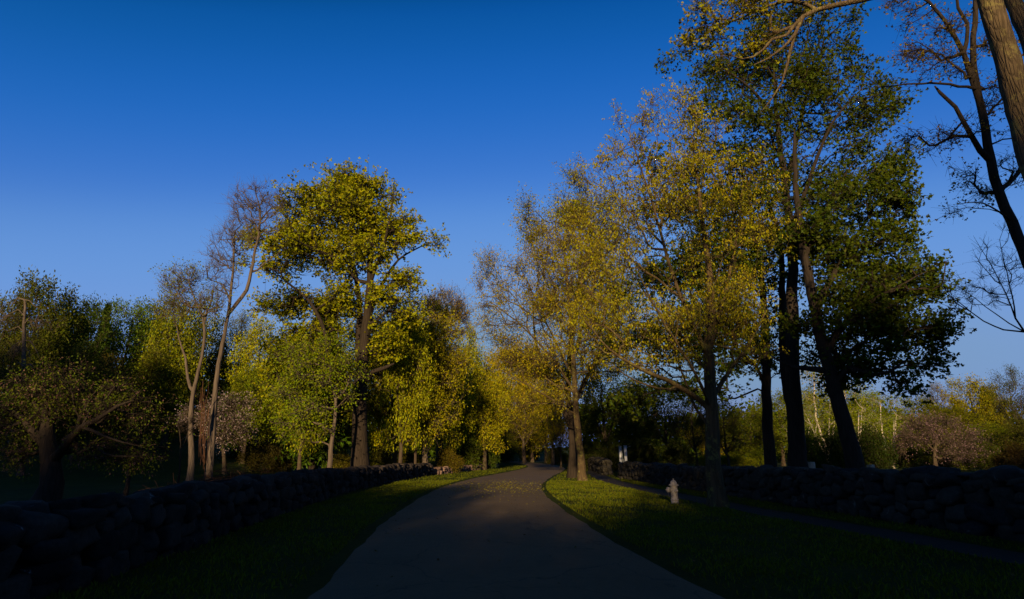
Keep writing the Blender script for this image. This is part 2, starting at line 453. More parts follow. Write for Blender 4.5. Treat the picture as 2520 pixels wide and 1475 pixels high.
xl = np.interp(yy, RLs[:, 1], RLs[:, 0]) + .02 * np.sin(yy * 1.7) + .012 * np.sin(yy * 4.1) + rng.normal(0, .015, len(yy))
xr = np.interp(yy, RRs[:, 1], RRs[:, 0]) + .02 * np.sin(yy * 1.3 + 2) + .012 * np.sin(yy * 3.7) + rng.normal(0, .015, len(yy))
K = 13; tt = np.linspace(0, 1, K)
RX = xl[:, None] * (1 - tt) + xr[:, None] * tt; RY = np.repeat(yy[:, None], K, 1)
RZ = ground_z(RX, RY) + .012 + .07 * (1 - (2 * tt - 1) ** 2)[None]
RZ[:, 0] -= .05; RZ[:, -1] -= .05
def strip(X, Y, Z):
    n, k = X.shape; i = np.arange(n - 1)[:, None] * k + np.arange(k - 1)[None]
    return np.stack([X, Y, Z], -1).reshape(-1, 3), np.stack([i, i + 1, i + k + 1, i + k], -1).reshape(-1, 4)
tag(mesh_obj('road', *strip(RX, RY, RZ), asphalt()), kind='structure')

def gravel():
    m, t, out = new_mat('path_gravel'); v = mapping(t)
    b = noise(t, v, 60, 4, .8); a = noise(t, v, 2, 5)
    col = mix(t, .5, ramp(t, a, [(.3, (.020, .017, .014)), (.7, (.030, .026, .022))]), ramp(t, b, [(.3, (.014, .013, .011)), (.75, (.034, .03, .027))]))
    principled(t, out, col, .95, bump(t, b, .6, .02), .1); return m
PATH = [(9.2, -6), (8.7, 2), (8.1, 8), (7.6, 12), (6.9, 17), (6.3, 22), (5.9, 27), (5.6, 33), (5.9, 40), (6.6, 48), (8.5, 60)]
pth = smooth_path(PATH, .5); pn = np.gradient(pth, axis=0); pn /= np.linalg.norm(pn, axis=1, keepdims=True); pr = np.stack([pn[:, 1], -pn[:, 0]], 1)
kk = np.linspace(-.62, .62, 5); wob = 1 + .06 * np.sin(np.arange(len(pth)) * .9)
PX = pth[:, 0:1] + pr[:, 0:1] * kk * wob[:, None]; PY = pth[:, 1:2] + pr[:, 1:2] * kk * wob[:, None]
PZ = ground_z(PX, PY) + .02; PZ[:, 0] -= .03; PZ[:, -1] -= .03
tag(mesh_obj('path', *strip(PX, PY, PZ), gravel()), kind='structure')

# grass blades on the verges
def blades(n, reg, hgt, wid, name, color, label):
    x = rng.uniform(reg[0], reg[1], n); y = reg[2] + (reg[3] - reg[2]) * rng.random(n) ** reg[4]
    lx = np.interp(y, RLs[:, 1], RLs[:, 0]); rx = np.interp(y, RRs[:, 1], RRs[:, 0])
    px_ = np.interp(y, pth[:, 1], pth[:, 0])
    ok = ((x < lx - .02) | (x > rx + .0)) & (np.abs(x - px_) > .60)
    # denser tufts, thin spots
    ok &= rng.random(n) < .55 + .45 * np.sin(x * 2.3 + 1.3 * np.sin(y * 1.1)) * np.sin(y * 1.9 + x)
    x, y = x[ok], y[ok]; z = ground_z(x, y); m = len(x)
    a = rng.uniform(0, 6.283, m); d = np.stack([np.cos(a), np.sin(a), 0 * a], 1); ln = rng.normal(0, .45, (m, 3)); ln[:, 2] = 1; ln /= np.linalg.norm(ln, axis=1, keepdims=True)
    h = hgt * (.4 + rng.random(m) * .9)[:, None]; B = np.stack([x, y, z - .01], 1)
    nr = np.cross(d, ln)
    V = np.stack([B - d * wid, B + d * wid, B + d * wid * .7 + ln * h * .6, B - d * wid * .1 + ln * h + nr * h * .3], 1)
    ob = mesh_obj(name, V.reshape(-1, 3), np.arange(m * 4).reshape(-1, 4), M_leaf, None, smooth=False)
    ob.color = (*color, 1); tag(ob, label, 'grass', kind='stuff'); return ob
blades(260000, (-6.2, 9, 4.5, 34, 1.0), .075, .0055, 'grass', (.085, .10, .002), 'short mown green grass on the verges beside the asphalt road')
blades(40000, (-6.5, 8, 30, 70, 1.1), .10, .012, 'distant_grass', (.075, .09, .002), 'short grass on the verges where the road bends away')
nb = 1300
by = rng.normal(27.5, 3.0, nb); bx = rng.normal(-.2, 1.3, nb) ; keep = (bx > np.interp(by, RLs[:, 1], RLs[:, 0]) + .1) & (bx < np.interp(by, RRs[:, 1], RRs[:, 0]) - .1)
bx, by = bx[keep], by[keep]; tc = (bx - np.interp(by, RLs[:, 1], RLs[:, 0])) / (np.interp(by, RRs[:, 1], RRs[:, 0]) - np.interp(by, RLs[:, 1], RLs[:, 0]))
B = np.stack([bx, by, .022 + .07 * (1 - (2 * tc - 1) ** 2)], 1); an = rng.uniform(0, 6.28, len(bx)); d = np.stack([np.cos(an), np.sin(an), .25 * rng.random(len(bx))], 1) * .03; e = np.stack([-np.sin(an), np.cos(an), .6 * rng.random(len(bx))], 1) * .018
V = np.stack([B - d, B - e + (0, 0, .004), B + d, B + e + (0, 0, .012)], 1)
ob = mesh_obj('fallen_blossom', V.reshape(-1, 3), np.arange(len(bx) * 4).reshape(-1, 4), M_leaf, smooth=False); ob.color = (.17, .15, .02, 1)
tag(ob, 'yellow fallen catkins scattered over the sunlit road surface', 'fallen blossom', kind='stuff')

# ------------------------------------------------------------------ stone walls
def icosph(sub):
    import bmesh
    b = bmesh.new(); bmesh.ops.create_icosphere(b, subdivisions=sub, radius=1); b.verts.ensure_lookup_table()
    V = np.array([v.co[:] for v in b.verts]); Fq = np.array([[v.index for v in f.verts] for f in b.faces]); b.free(); return V, Fq
IV, IF = icosph(3)
def rock_templates(k):
    out = []
    for _ in range(k):
        nrm = np.vstack([rng.normal(size=(7, 3)), np.eye(3), -np.eye(3)]); nrm /= np.linalg.norm(nrm, axis=1, keepdims=True)
        h = rng.uniform(.72, 1.0, len(nrm)); h[7:] = rng.uniform(.8, 1, 6)
        dd = IV @ nrm.T; r = 1 / np.maximum(dd / h[None], 1e-3)
        r = np.where(dd > .05, r, 9); r = -np.log(np.exp(-22 * r).sum(1)) / 22 * 1.02
        out.append(IV * r[:, None] * (1 + .02 * rng.normal(size=(len(IV), 1))))
    return out
ROCKS = rock_templates(26)
def stone_mat(name, c1, c2, c3, lich, lo=.62):
    m, t, out = new_mat(name); v = mapping(t)
    ge = N(t, 'ShaderNodeNewGeometry')
    base = ramp(t, ge.outputs['Random Per Island'], [(0, c1), (.5, c2), (1, c3)])
    n = noise(t, v, 9, 7, .7); base = mix(t, 1, base, ramp(t, n, [(.3, (.55, .55, .55)), (.7, (1.4, 1.4, 1.4))]), 'MULTIPLY')
    l = noise(t, v, 2.6, 6, .7, .4); base = mix(t, ramp(t, l, [(lo, (0, 0, 0)), (lo + .03, (1, 1, 1))]), base, lich)
    principled(t, out, base, .95, bump(t, n, .8, .04), .1); return m
M_stoneL = stone_mat('fieldstone_dark', (.012, .010, .009), (.024, .020, .017), (.04, .031, .024), (.13, .13, .13), .66)
M_stoneR = stone_mat('fieldstone_grey', (.018, .0175, .017), (.028, .025, .019), (.040, .035, .026), (.08, .075, .062), .62)
M_stoneP = stone_mat('fieldstone_pink', (.07, .045, .035), (.13, .085, .065), (.18, .12, .09), (.22, .2, .18), .68)
def wall(name, label, path, hfun, thick, mat, size=(.42, .26), rubble=False, coarse=False):
    q = smooth_path(path, .1); s = np.concatenate([[0], np.cumsum(np.linalg.norm(np.diff(q, axis=0), axis=1))])
    Ltot = s[-1]; mb = MB()
    def at(d): return np.array([np.interp(d, s, q[:, 0]), np.interp(d, s, q[:, 1])])
    def put(c, l, w, h, yaw, tilt=.15):
        tpl = ROCKS[rng.integers(len(ROCKS))]; a = rng.normal(0, tilt); b = rng.normal(0, tilt)
        V = tpl * (l / 2, w / 2, h / 2)
        ca, sa = math.cos(a), math.sin(a); V = V @ np.array([[1, 0, 0], [0, ca, -sa], [0, sa, ca]]).T
        ca, sa = math.cos(b), math.sin(b); V = V @ np.array([[ca, 0, sa], [0, 1, 0], [-sa, 0, ca]]).T
        ca, sa = math.cos(yaw), math.sin(yaw); V = V @ np.array([[ca, -sa, 0], [sa, ca, 0], [0, 0, 1]]).T
        mb.add(V + c, IF)
    # dark core so that no light passes between the stones
    ds = np.arange(0, Ltot, .5); 
    for face in ((-1, 1) if not rubble else (-1, 0, 1)):
        d = 0.0
        while d < Ltot:
            wcol = size[0] * rng.uniform(.6, 1.4); p = at(d + wcol / 2); p2 = at(min(d + wcol, Ltot)); p1 = at(d)
            tdir = unit(p2 - p1) if np.linalg.norm(p2 - p1) > 1e-6 else np.array([0, 1.]); nrm = np.array([tdir[1], -tdir[0]])
            yaw = math.atan2(tdir[1], tdir[0]); H = hfun(p[1]) * rng.uniform(.9, 1.03); z = -.05
            gz = float(ground_z(p[0], p[1]))
            while z < H - .06:
                hh = size[1] * rng.uniform(.6, 1.45)
                hh = min(hh, H - z + .1)
                off = face * (thick / 2 - .13) * (1 - .15 * z / max(H, .3)) + rng.normal(0, .025)
                c = np.array([p[0] + nrm[0] * off + tdir[0] * rng.normal(0, .06), p[1] + nrm[1] * off + tdir[1] * rng.normal(0, .06), gz + z + hh / 2])
                put(c, wcol * rng.uniform(1.05, 1.3), rng.uniform(.34, .46) if not rubble else wcol, hh * 1.22, yaw + rng.normal(0, .12))
                z += hh * .93
            d += wcol
    # cap stones
    d = 0.0
    while d < Ltot and not rubble:
        l = size[0] * rng.uniform(.7, 1.5); p = at(d + l / 2); p1 = at(d); p2 = at(min(d + l, Ltot)); tdir = unit(p2 - p1) if np.linalg.norm(p2 - p1) > 1e-6 else np.array([0, 1.])
        h = rng.uniform(.14, .3); gz = float(ground_z(p[0], p[1]))
        put(np.array([p[0] + rng.normal(0, .05), p[1], gz + hfun(p[1]) + rng.uniform(-.02, .08)]), l * 1.2, thick * rng.uniform(.75, 1.05), h * 1.3, math.atan2(tdir[1], tdir[0]) + rng.normal(0, .2), .12)
        d += l
    # core
    pc = np.array([at(x) for x in ds]); td = np.gradient(pc, axis=0); td /= np.maximum(np.linalg.norm(td, axis=1, keepdims=True), 1e-9); nr = np.stack([td[:, 1], -td[:, 0]], 1) * (thick / 2 - .2)
    gz = ground_z(pc[:, 0], pc[:, 1]); H = np.array([hfun(y) for y in pc[:, 1]]) - .12
    if not rubble:
        A = np.column_stack([pc - nr, gz - .1]); B_ = np.column_stack([pc - nr, gz + H]); C_ = np.column_stack([pc + nr, gz + H]); D_ = np.column_stack([pc + nr, gz - .1])
        V = np.stack([A, B_, C_, D_], 1).reshape(-1, 3); i = np.arange(len(pc) - 1)[:, None] * 4; j = np.arange(3)[None]
        f = np.stack([i + j, i + j + 1, i + j + 5, i + j + 4], -1).reshape(-1, 4)
        tri = np.vstack([f[:, [0, 1, 2]], f[:, [0, 2, 3]]]); mb.add(V, tri)
    w = mb.build(name, mat, smooth=True); tag(w, label, 'stone wall'); return w
LW = [(-5.7, -4), (-5.6, 2), (-5.5, 6), (-5.75, 9.6), (-6.2, 14), (-6.5, 17), (-6.9, 22), (-7.0, 27), (-6.6, 34), (-5.9, 41)]
wall('stone_wall', 'dark fieldstone wall with pale lichen patches along the left verge', LW, lambda y: .93 - .006 * max(y, 0), .62, M_stoneL)
wall('stone_wall', 'grey fieldstone wall behind the fire hydrant along the right path', [(11.0, -4), (10.5, 3), (10.0, 8), (9.75, 10.8), (9.2, 15), (8.5, 21.7), (7.7, 29), (6.95, 37.3)], lambda y: 1.10 if y < 11 else max(.82, 1.10 - .02 * (y - 11)), .7, M_stoneR, (.46, .30))
wall('stone_wall', 'far stretch of grey fieldstone wall past the white gateposts', [(6.7, 41.5), (6.9, 46), (7.6, 58), (8.5, 72)], lambda y: .95, .6, M_stoneR, (.5, .32))
wall('rubble_wall', 'low tumbled row of reddish stones where the left wall ends', [(-5.8, 42.5), (-4.6, 48), (-3.0, 55), (-1.9, 61)], lambda y: .38, .9, M_stoneP, (.45, .3), rubble=True)

# ------------------------------------------------------------------ fire hydrant
def lathe(prof, n=28, c=(0, 0, 0), axis='z'):
    prof = np.array(prof, float); th = np.arange(n) * 2 * math.pi / n
    V = np.stack([prof[:, 0:1] * np.cos(th), prof[:, 0:1] * np.sin(th), prof[:, 1:2] + 0 * th], -1)
    if axis == 'x': V = V[..., [2, 0, 1]]
    if axis == '-x': V = V[..., [2, 0, 1]] * (-1, 1, 1)
    if axis == '-y': V = V[..., [0, 2, 1]] * (1, -1, 1)
    k = len(prof); i = np.arange(k - 1)[:, None] * n; j = np.arange(n)[None]; j2 = (j + 1) % n
    return V.reshape(-1, 3) + c, np.stack([i + j, i + j2, i + n + j2, i + n + j], -1).reshape(-1, 4)
def paint(name, c, c2):
    m, t, out = new_mat(name); v = mapping(t); n = noise(t, v, 14, 6, .75)
    col = mix(t, ramp(t, n, [(.56, (0, 0, 0)), (.68, (1, 1, 1))]), c, c2)
    principled(t, out, col, .6, bump(t, n, .2, .01), .35); return m
M_hyd = paint('hydrant_paint', (.16, .145, .13), (.10, .08, .06)); M_iron = paint('chain_iron', (.03, .03, .03), (.07, .04, .03))
hb = G(1661, 1240); hr = empty('fire_hydrant', hb, 'pale painted fire hydrant with domed bonnet on the right verge', 'fire hydrant')
m = MB(); m.add(*lathe([(.0, -.05), (.118, -.05), (.118, .10), (.112, .105), (.128, .108), (.128, .135), (.110, .14), (.108, .2), (.104, .40), (.112, .50), (.112, .535), (.10, .545), (0, .545)])); m.build('barrel', M_hyd, hr)
m = MB(); m.add(*lathe([(0, .547), (.155, .547), (.160, .558), (.155, .572), (.112, .576), (.110, .60), (.100, .645), (.080, .685), (.05, .71), (.022, .722), (.0, .724)]))
for k in range(8):
    a = k * math.pi / 4 + .2; m.add(*lathe([(0, .57), (.013, .57), (.013, .59), (0, .592)], 6, (.134 * math.cos(a), .134 * math.sin(a), 0)))
m.build('bonnet', M_hyd, hr)
m = MB(); m.add(*lathe([(0, .722), (.022, .722), (.019, .765), (0, .765)], 5)); m.build('operating_nut', M_hyd, hr)
m = MB(); m.add(*lathe([(.06, .08), (.062, .13), (.078, .132), (.078, .15), (0, .15)], 20, (0, 0, .42), '-x')); nz = m.build('nozzle', M_hyd, hr)
m = MB(); m.add(*lathe([(0, .152), (.08, .152), (.085, .16), (.085, .215), (.07, .235), (.02, .24), (.02, .265), (0, .265)], 20, (0, 0, .42), '-x')); m.build('nozzle_cap', M_hyd, nz)
m = MB(); m.add(*lathe([(.079, .149), (.092, .149), (.092, .156), (.079, .156)], 20, (0, 0, .42), '-x')); m.build('cap_ring', M_iron, nz)
m = MB(); m.add(*lathe([(.045, .08), (.045, .12), (.056, .122), (.056, .16), (.045, .17), (.014, .172), (.014, .19), (0, .19)], 18, (.03, 0, .40), '-y')); m.build('nozzle', M_hyd, hr)
m = MB()
tube(m, [(-.15 + .09 * t + .0, -.085 - .06 * math.sin(t * 3.1), .36 - .16 * math.sin(t * math.pi) * .7 - .02 * t) for t in np.linspace(0, 2.2, 16)], [.006] * 16, 5)
tube(m, [(-.19, -.06, .36), (-.20, -.07, .30), (-.195, -.06, .2)], [.004] * 3, 5)
m.build('chain', M_iron, hr)

# gateposts and boundary posts
def boxm(mb, x0, x1, y0, y1, z0, z1, bev=.01):
    import bmesh
    b = bmesh.new(); bmesh.ops.create_cube(b, size=1)
    for v in b.verts: v.co = ((x0 + x1) / 2 + v.co.x * (x1 - x0), (y0 + y1) / 2 + v.co.y * (y1 - y0), (z0 + z1) / 2 + v.co.z * (z1 - z0))
    bmesh.ops.bevel(b, geom=b.edges[:], offset=bev, segments=2, affect='EDGES')
    bmesh.ops.triangulate(b, faces=b.faces[:])
    b.verts.ensure_lookup_table()
    mb.add([v.co[:] for v in b.verts], [[v.index for v in f.verts] for f in b.faces]); b.free()
M_white = paint('white_paint', (.32, .34, .36), (.2, .2, .19)); M_wood = bark_material('post_wood', (.3, .22, .15), (.5, .4, .3), None, 12, .3)
for k, (u, w, lab) in enumerate([(1528, .15, 'left of two tall white gateposts, narrow and slightly tapered, at the wall opening'), (1541, .17, 'right of two tall white gateposts, square, at the wall opening')]):
    p = P(u, 1150, 38.9); e = empty('gatepost', (p[0], p[1], 0), lab, 'gatepost', None)
    m = MB(); boxm(m, -w / 2, w / 2, -w / 2, w / 2, -.2, 1.95 if k else 1.92); m.build('post', M_white, e)
    m = MB(); boxm(m, -w / 2 - .02, w / 2 + .02, -w / 2 - .02, w / 2 + .02, 1.955 if k else 1.925, 2.0 if k else 1.97); m.build('post_cap', M_white, e)
    if k == 0:
        m = MB(); tube(m, [(w * .55, -w / 2 - .01, 1.8), (w * .75, -w / 2 - .015, 1.3), (w * 1.1, -w / 2 - .01, .8), (w * 1.5, -w / 2, .4)], [.02] * 4, 6); m.build('brace', M_white, e)
for u, v, Y, w, h, lab in [(1887, 1136, 34, .22, .95, 'small pale square post above the wall, left of the dark maple trunks'), (1993, 1137, 30, .34, 1.0, 'largest pale square post, sunlit, between the dark maple trunks'), (2104, 1146, 33, .22, .8, 'faint short post just right of the leaning trunk foot'), (2142, 1144, 31, .28, .85, 'brown square post on the green strip right of the leaning trunk')]:
    p = P(u, v, Y); m = MB(); boxm(m, -w / 2, w / 2, -w / 2, w / 2, -p[2] - .1, 0, .02)
    ob = m.build('marker_post', M_wood, loc=tuple(p)); ob.rotation_euler = (0, R_(rng.uniform(-2, 2)), .3); tag(ob, lab, 'post')

# ------------------------------------------------------------------ trees near the road, right side
def LY(nm, mat, col, size, cnt, spread, style='kite', frac=1.0, droop=.4): return (nm, mat, col, size, cnt, spread, style, frac, droop)
b = G(1760, 1248)
pxtree('maple_tree', 'young maple with drooping yellow flowers behind the fire hydrant', 'tree', 1760, float(b[1]),
  [([(1757, 1160), (1752, 1060), (1748, 960), (1744, 860), (1750, 760), (1742, 640), (1725, 520), (1715, 420)], .25, .035),
   ([(1748, 1010), (1722, 985), (1690, 965, -.2), (1640, 935, -.5), (1570, 905, -.9), (1500, 860, -1.3), (1440, 790, -1.5)], .09, .02),
   ([(1672, 958, -.3), (1620, 955, -.6), (1560, 935, -1.0), (1500, 895, -1.5)], .04, .015),
   ([(1748, 1050), (1715, 1010, .3), (1690, 950, .4), (1665, 880, .5), (1650, 820, .6)], .05, .015),
   ([(1752, 985), (1790, 920, .4), (1840, 850, .8), (1890, 760, 1.2)], .08, .02),
   ([(1745, 880), (1705, 800, -.3), (1650, 660, -.6), (1605, 500, -.9), (1560, 360, -1)], .08, .015),
   ([(1748, 850), (1785, 720, .3), (1815, 570, .5), (1830, 430, .6)], .08, .015),
   ([(1746, 920), (1690, 850, 1.0), (1600, 740, 1.8), (1530, 620, 2.2)], .06, .015),
   ([(1749, 1000), (1700, 900, -1.2), (1620, 770, -2.2), (1560, 650, -2.8)], .05, .015)],
  [(1535, 350, 85, 95), (1600, 290, 60, 70), (1690, 330, 110, 110), (1500, 500, 110, 130), (1470, 700, 120, 130), (1650, 470, 170, 150), (1690, 620, 220, 200), (1840, 520, 100, 170), (1560, 860, 150, 80), (1850, 760, 100, 110), (1720, 820, 200, 100), (1440, 830, 70, 70)],
  3100, .25, .006, [LY('crown', M_leaf, (.160, .132, .006), .08, 7, .12, 'kite', .75, 1.2)], bark=M_bark_lichen, seg=.28, twig=(2, .42, .5), up=.55, free=2.5, rtip=.0035, dep=.8)

pxtree('maple_tree', 'sunlit golden maple with mossy trunk on the mown grass by the road bend', 'tree', 1433, float(G(1433, 1184)[1]),
  [([(1428, 1120), (1422, 1060), (1416, 980), (1412, 900), (1404, 800), (1395, 680), (1385, 600)], .23, .04),
   ([(1418, 980), (1390, 925, -.5), (1340, 860, -1), (1270, 790, -1.6), (1200, 740, -2)], .09, .02),
   ([(1413, 930), (1370, 850, 1), (1320, 740, 1.6), (1270, 640, 2)], .08, .02),
   ([(1415, 1020), (1370, 990, -1), (1300, 950, -2), (1230, 910, -2.4)], .06, .02),
   ([(1410, 880), (1440, 780, .6), (1465, 680, 1), (1470, 590, 1)], .08, .02)],
  [(1350, 610, 90, 90), (1240, 680, 60, 65), (1280, 790, 110, 90), (1400, 700, 110, 130), (1200, 720, 45, 50), (1330, 900, 110, 60), (1440, 830, 90, 90), (1260, 880, 90, 50), (1450, 590, 60, 80), (1345, 980, 80, 35)],
  3000, .23, .010, [LY('crown', M_leaf, (.175, .135, .006), .10, 7, .28, 'kite', .95, .7)], bark=M_bark_lichen, seg=.5, twig=(2, .8, .5), up=.5, free=2.2, rtip=.006)
pxtree('maple_tree', 'broad dark trunked maple just behind the mossy golden maple', 'tree', 1408, 37.5,
  [([(1408, 1120), (1406, 1050), (1400, 970), (1405, 860), (1420, 740), (1430, 620), (1425, 540)], .25, .05),
   ([(1405, 1060), (1385, 1000), (1350, 930, 1), (1320, 850, 2), (1310, 740, 2)], .16, .04),
   ([(1406, 1010), (1450, 920, 1), (1500, 820, 2), (1530, 700, 2), (1540, 600, 2)], .16, .04)],
  [(1330, 560, 50, 80), (1400, 530, 60, 60), (1470, 560, 90, 110), (1440, 480, 50, 55), (1530, 680, 90, 120), (1430, 760, 110, 110), (1380, 900, 90, 60), (1520, 850, 80, 80)],
  2000, .25, .014, [LY('crown', M_leaf, (.14, .125, .006), .13, 7, .4, 'kite', .9, .5)], bark=M_bark_dark, seg=.8, twig=(3, 1.1, .6), up=.5, free=2.5, rtip=.007)

# big dark maples behind the right wall
DL = lambda s=.15: [LY('crown', M_leaf, DKG, s * .8, 4, .17, 'palm', .9, .3)]
pxtree('norway_maple', 'dark green maple with leaning trunk and wide right branches behind the wall', 'tree', 2110, 24.5,
  [([(2098, 1110), (2078, 1040), (2052, 950), (2022, 840), (1998, 720), (1975, 600), (1958, 450), (1955, 320)], .36, .06),
   ([(2050, 945), (2090, 905, -.5), (2150, 925, -1), (2190, 915, -1.4), (2240, 880, -1.6)], .13, .03),
   ([(2030, 870), (2080, 800, -.5), (2150, 740, -1), (2220, 700, -1.5), (2290, 665, -1.8)], .13, .02),
   ([(2045, 925), (2000, 910, .4), (1950, 905, .8), (1900, 880, 1.2)], .16, .05),
   ([(2005, 760), (2060, 660), (2120, 560, .5), (2180, 470, .8)], .14, .03),
   ([(1980, 620), (2040, 500, 1), (2100, 400, 1.5)], .12, .03)],
  [(2110, 690, 110, 110), (2220, 700, 90, 55), (2290, 665, 45, 22), (2310, 780, 35, 18), (2230, 800, 90, 50), (2170, 890, 110, 45), (2290, 905, 55, 16), (2210, 960, 50, 30), (2330, 700, 30, 14), (2260, 860, 60, 25), (2150, 790, 90, 60), (2060, 560, 110, 110), (2150, 490, 75, 60), (2230, 610, 55, 35), (2210, 440, 50, 30), (2240, 530, 40, 20), (2060, 800, 100, 80), (2060, 930, 60, 30)],
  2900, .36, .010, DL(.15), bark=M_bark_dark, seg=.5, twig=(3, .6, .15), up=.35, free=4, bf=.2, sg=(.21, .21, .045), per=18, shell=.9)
pxtree('norway_maple', 'tallest dark green maple, its double trunk rising behind the wall', 'tree', 1965, 28.0,
  [([(1962, 1100), (1955, 1000), (1950, 900), (1950, 760), (1948, 600), (1930, 440), (1912, 300), (1905, 170)], .42, .06),
   ([(1960, 1060), (1948, 1000, .3), (1932, 900, .8), (1925, 760, 1.2), (1920, 600, 1.6), (1880, 460, 2)], .30, .05),
   ([(1948, 560), (2000, 420, -1), (2050, 300, -1.6), (2120, 220, -2)], .14, .03),
   ([(1935, 460), (1970, 300, 1), (2000, 160, 1.4), (2030, 60, 1.4)], .14, .03),
   ([(1912, 300), (1850, 220, -1), (1780, 170, -1.6)], .12, .02)],
  [(1990, 130, 100, 100), (2060, 60, 35, 40), (1900, 160, 120, 120), (1780, 170, 100, 70), (1740, 250, 60, 50), (2060, 260, 110, 90), (2160, 200, 60, 45), (2190, 290, 50, 40), (1900, 330, 130, 120), (2060, 400, 130, 90), (2170, 370, 60, 60), (1780, 350, 100, 80), (1930, 520, 140, 120), (1680, 110, 30, 30), (2090, 130, 40, 50), (1670, 160, 35, 35)],
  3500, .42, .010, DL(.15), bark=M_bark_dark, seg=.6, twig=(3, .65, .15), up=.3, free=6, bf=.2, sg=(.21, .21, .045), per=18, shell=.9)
pxtree('norway_maple', 'straight trunked dark maple behind the wall, left of the double trunk', 'tree', 1893, 30.0,
  [([(1892, 1100), (1888, 1000), (1885, 900), (1882, 780), (1872, 660), (1850, 540), (1830, 450)], .30, .05),
   ([(1886, 900), (1840, 800, 1), (1780, 720, 1.6), (1720, 650, 2)], .12, .03),
   ([(1888, 960), (1860, 900, -1), (1800, 860, -2), (1700, 840, -2.6)], .10, .03)],
  [(1760, 560, 110, 150), (1660, 480, 80, 110), (1700, 740, 130, 110), (1850, 720, 120, 100), (1620, 860, 110, 70), (1800, 870, 110, 60), (1900, 840, 90, 70), (1560, 960, 80, 40), (1700, 960, 110, 35), (1860, 600, 90, 90), (1650, 650, 80, 80)],
  2900, .30, .010, DL(.17), bark=M_bark_dark, seg=.7, twig=(3, .7, .1), up=.3, free=4, bf=.2, sg=(.21, .21, .045), per=18, shell=.9)

# near trees at the right edge
NL = [LY('crown', M_leaf, BRN, .042, 3, .07, 'palm', .55, .5)]
tree('oak_tree', 'thick furrowed trunk rising at the far right edge of the road verge', 'tree', (8.9, 8.8, -.08),
  [([(8.9, 8.8, -.08)] + [P(*q) for q in ((2655, 760, 8.6), (2560, 440, 8.4), (2520, 300, 8.3), (2480, 150, 8.2), (2432, 0, 8.1), (2400, -110, 8.0), (2360, -260, 7.9))], .27, .14),
   ([P(2585, 300, 8.6), P(2552, 150, 8.7), P(2500, 20, 8.8), P(2450, -80, 8.9), P(2400, -200, 9)], .15, .09),
   ([P(2400, -110, 8.0), P(2290, -70, 8.3), P(2200, -25, 8.7), P(2120, 0, 9), P(2062, 12, 9.1), P(2010, 26, 9.2), P(1975, 42, 9.2), P(1935, 88, 9.2), P(1900, 97, 9.2), P(1878, 125, 9.2), P(1855, 140, 9.2)], .075, .02),
   ([P(1980, 38, 9.2), P(1955, 85, 9.15), P(1925, 120, 9.1), P(1890, 145, 9.1), P(1855, 160, 9.0)], .045, .012),
   ([P(1948, 95, 9.15), P(1938, 160, 9.3), P(1925, 205, 9.4), P(1900, 245, 9.5), P(1868, 282, 9.5)], .04, .008),
   ([P(2010, 26, 9.2), P(1960, 5, 9.4), P(1890, 15, 9.7), P(1800, 55, 10), P(1730, 70, 10.2)], .04, .010),
   ([P(2120, 0, 9), P(2040, -45, 8.9), P(1950, -60, 8.7), P(1860, -40, 8.5)], .045, .012)],
  pxlobes(9.6, [(1800, 50, 110, 45), (1700, 80, 50, 22), (1880, 5, 110, 45), (1960, -30, 90, 40), (1860, 120, 70, 30), (2050, -60, 90, 30), (1770, 130, 40, 20), (2250, -90, 90, 40)], .7),
  420, .27, .005, [LY('crown', M_leaf, (.13, .11, .006), .05, 4, .09, 'palm', .8, .6)], bark=M_bark_near, seg=.22, twig=(4, .32, .1), up=.0, free=6, rtip=.0028)
tree('budding_tree', 'slender curving tree with sparse brown spring buds at the right edge', 'tree', (12.4, 12.2, -.08),
  [([(12.4, 12.2, -.08)] + [P(*q) for q in ((2600, 880, 12.1), (2560, 720, 12), (2515, 615, 12), (2490, 545, 12), (2457, 475, 12), (2438, 400, 12), (2424, 320, 12), (2412, 245, 12), (2396, 170, 12), (2394, 90, 12), (2402, 20, 12), (2398, -80, 12))], .17, .045),
   ([P(2412, 245, 12), P(2392, 190, 11.9), P(2372, 130, 11.8), P(2348, 85, 11.7), P(2325, 45, 11.7), P(2285, 5, 11.6), P(2230, -30, 11.6)], .07, .02),
   ([P(2375, 125, 11.8), P(2380, 60, 12), P(2358, 20, 12), P(2352, -40, 12)], .05, .03),
   ([P(2436, 395, 12), P(2412, 372, 11.9), P(2375, 290, 11.8) if False else P(2392, 298 + 40, 11.8), P(2350, 250 + 15, 11.7), P(2312, 228, 11.6), P(2300, 212, 11.6)], .07, .03),
   ([P(2420, 215 + 5, 12), P(2360, 212, 11.7), P(2290, 205, 11.3), P(2200, 212, 10.9), P(2142, 216, 10.6)], .04, .010),
   ([P(2456, 470, 12), P(2495, 440, 12.5), P(2530, 380, 13), P(2560, 300, 13.5)], .06, .02),
   ([P(2480, 540, 12), P(2440, 510, 11.6), P(2400, 498, 11.3), P(2350, 505, 11)], .025, .006)],
  pxlobes(12, [(2260, 60, 90, 50), (2330, 120, 100, 60), (2290, 150, 100, 30), (2300, 310, 85, 50), (2380, 330, 70, 40), (2470, 250, 60, 130), (2440, 60, 70, 70), (2500, 380, 50, 90), (2370, 500, 50, 25), (2240, 20, 60, 40), (2470, 480, 70, 60), (2350, 410, 60, 30)], .9),
  620, .20, .005, NL, bark=M_bark_dark, seg=.3, twig=(3, .38, .1), up=.1, free=3, rtip=.003, shell=.4)
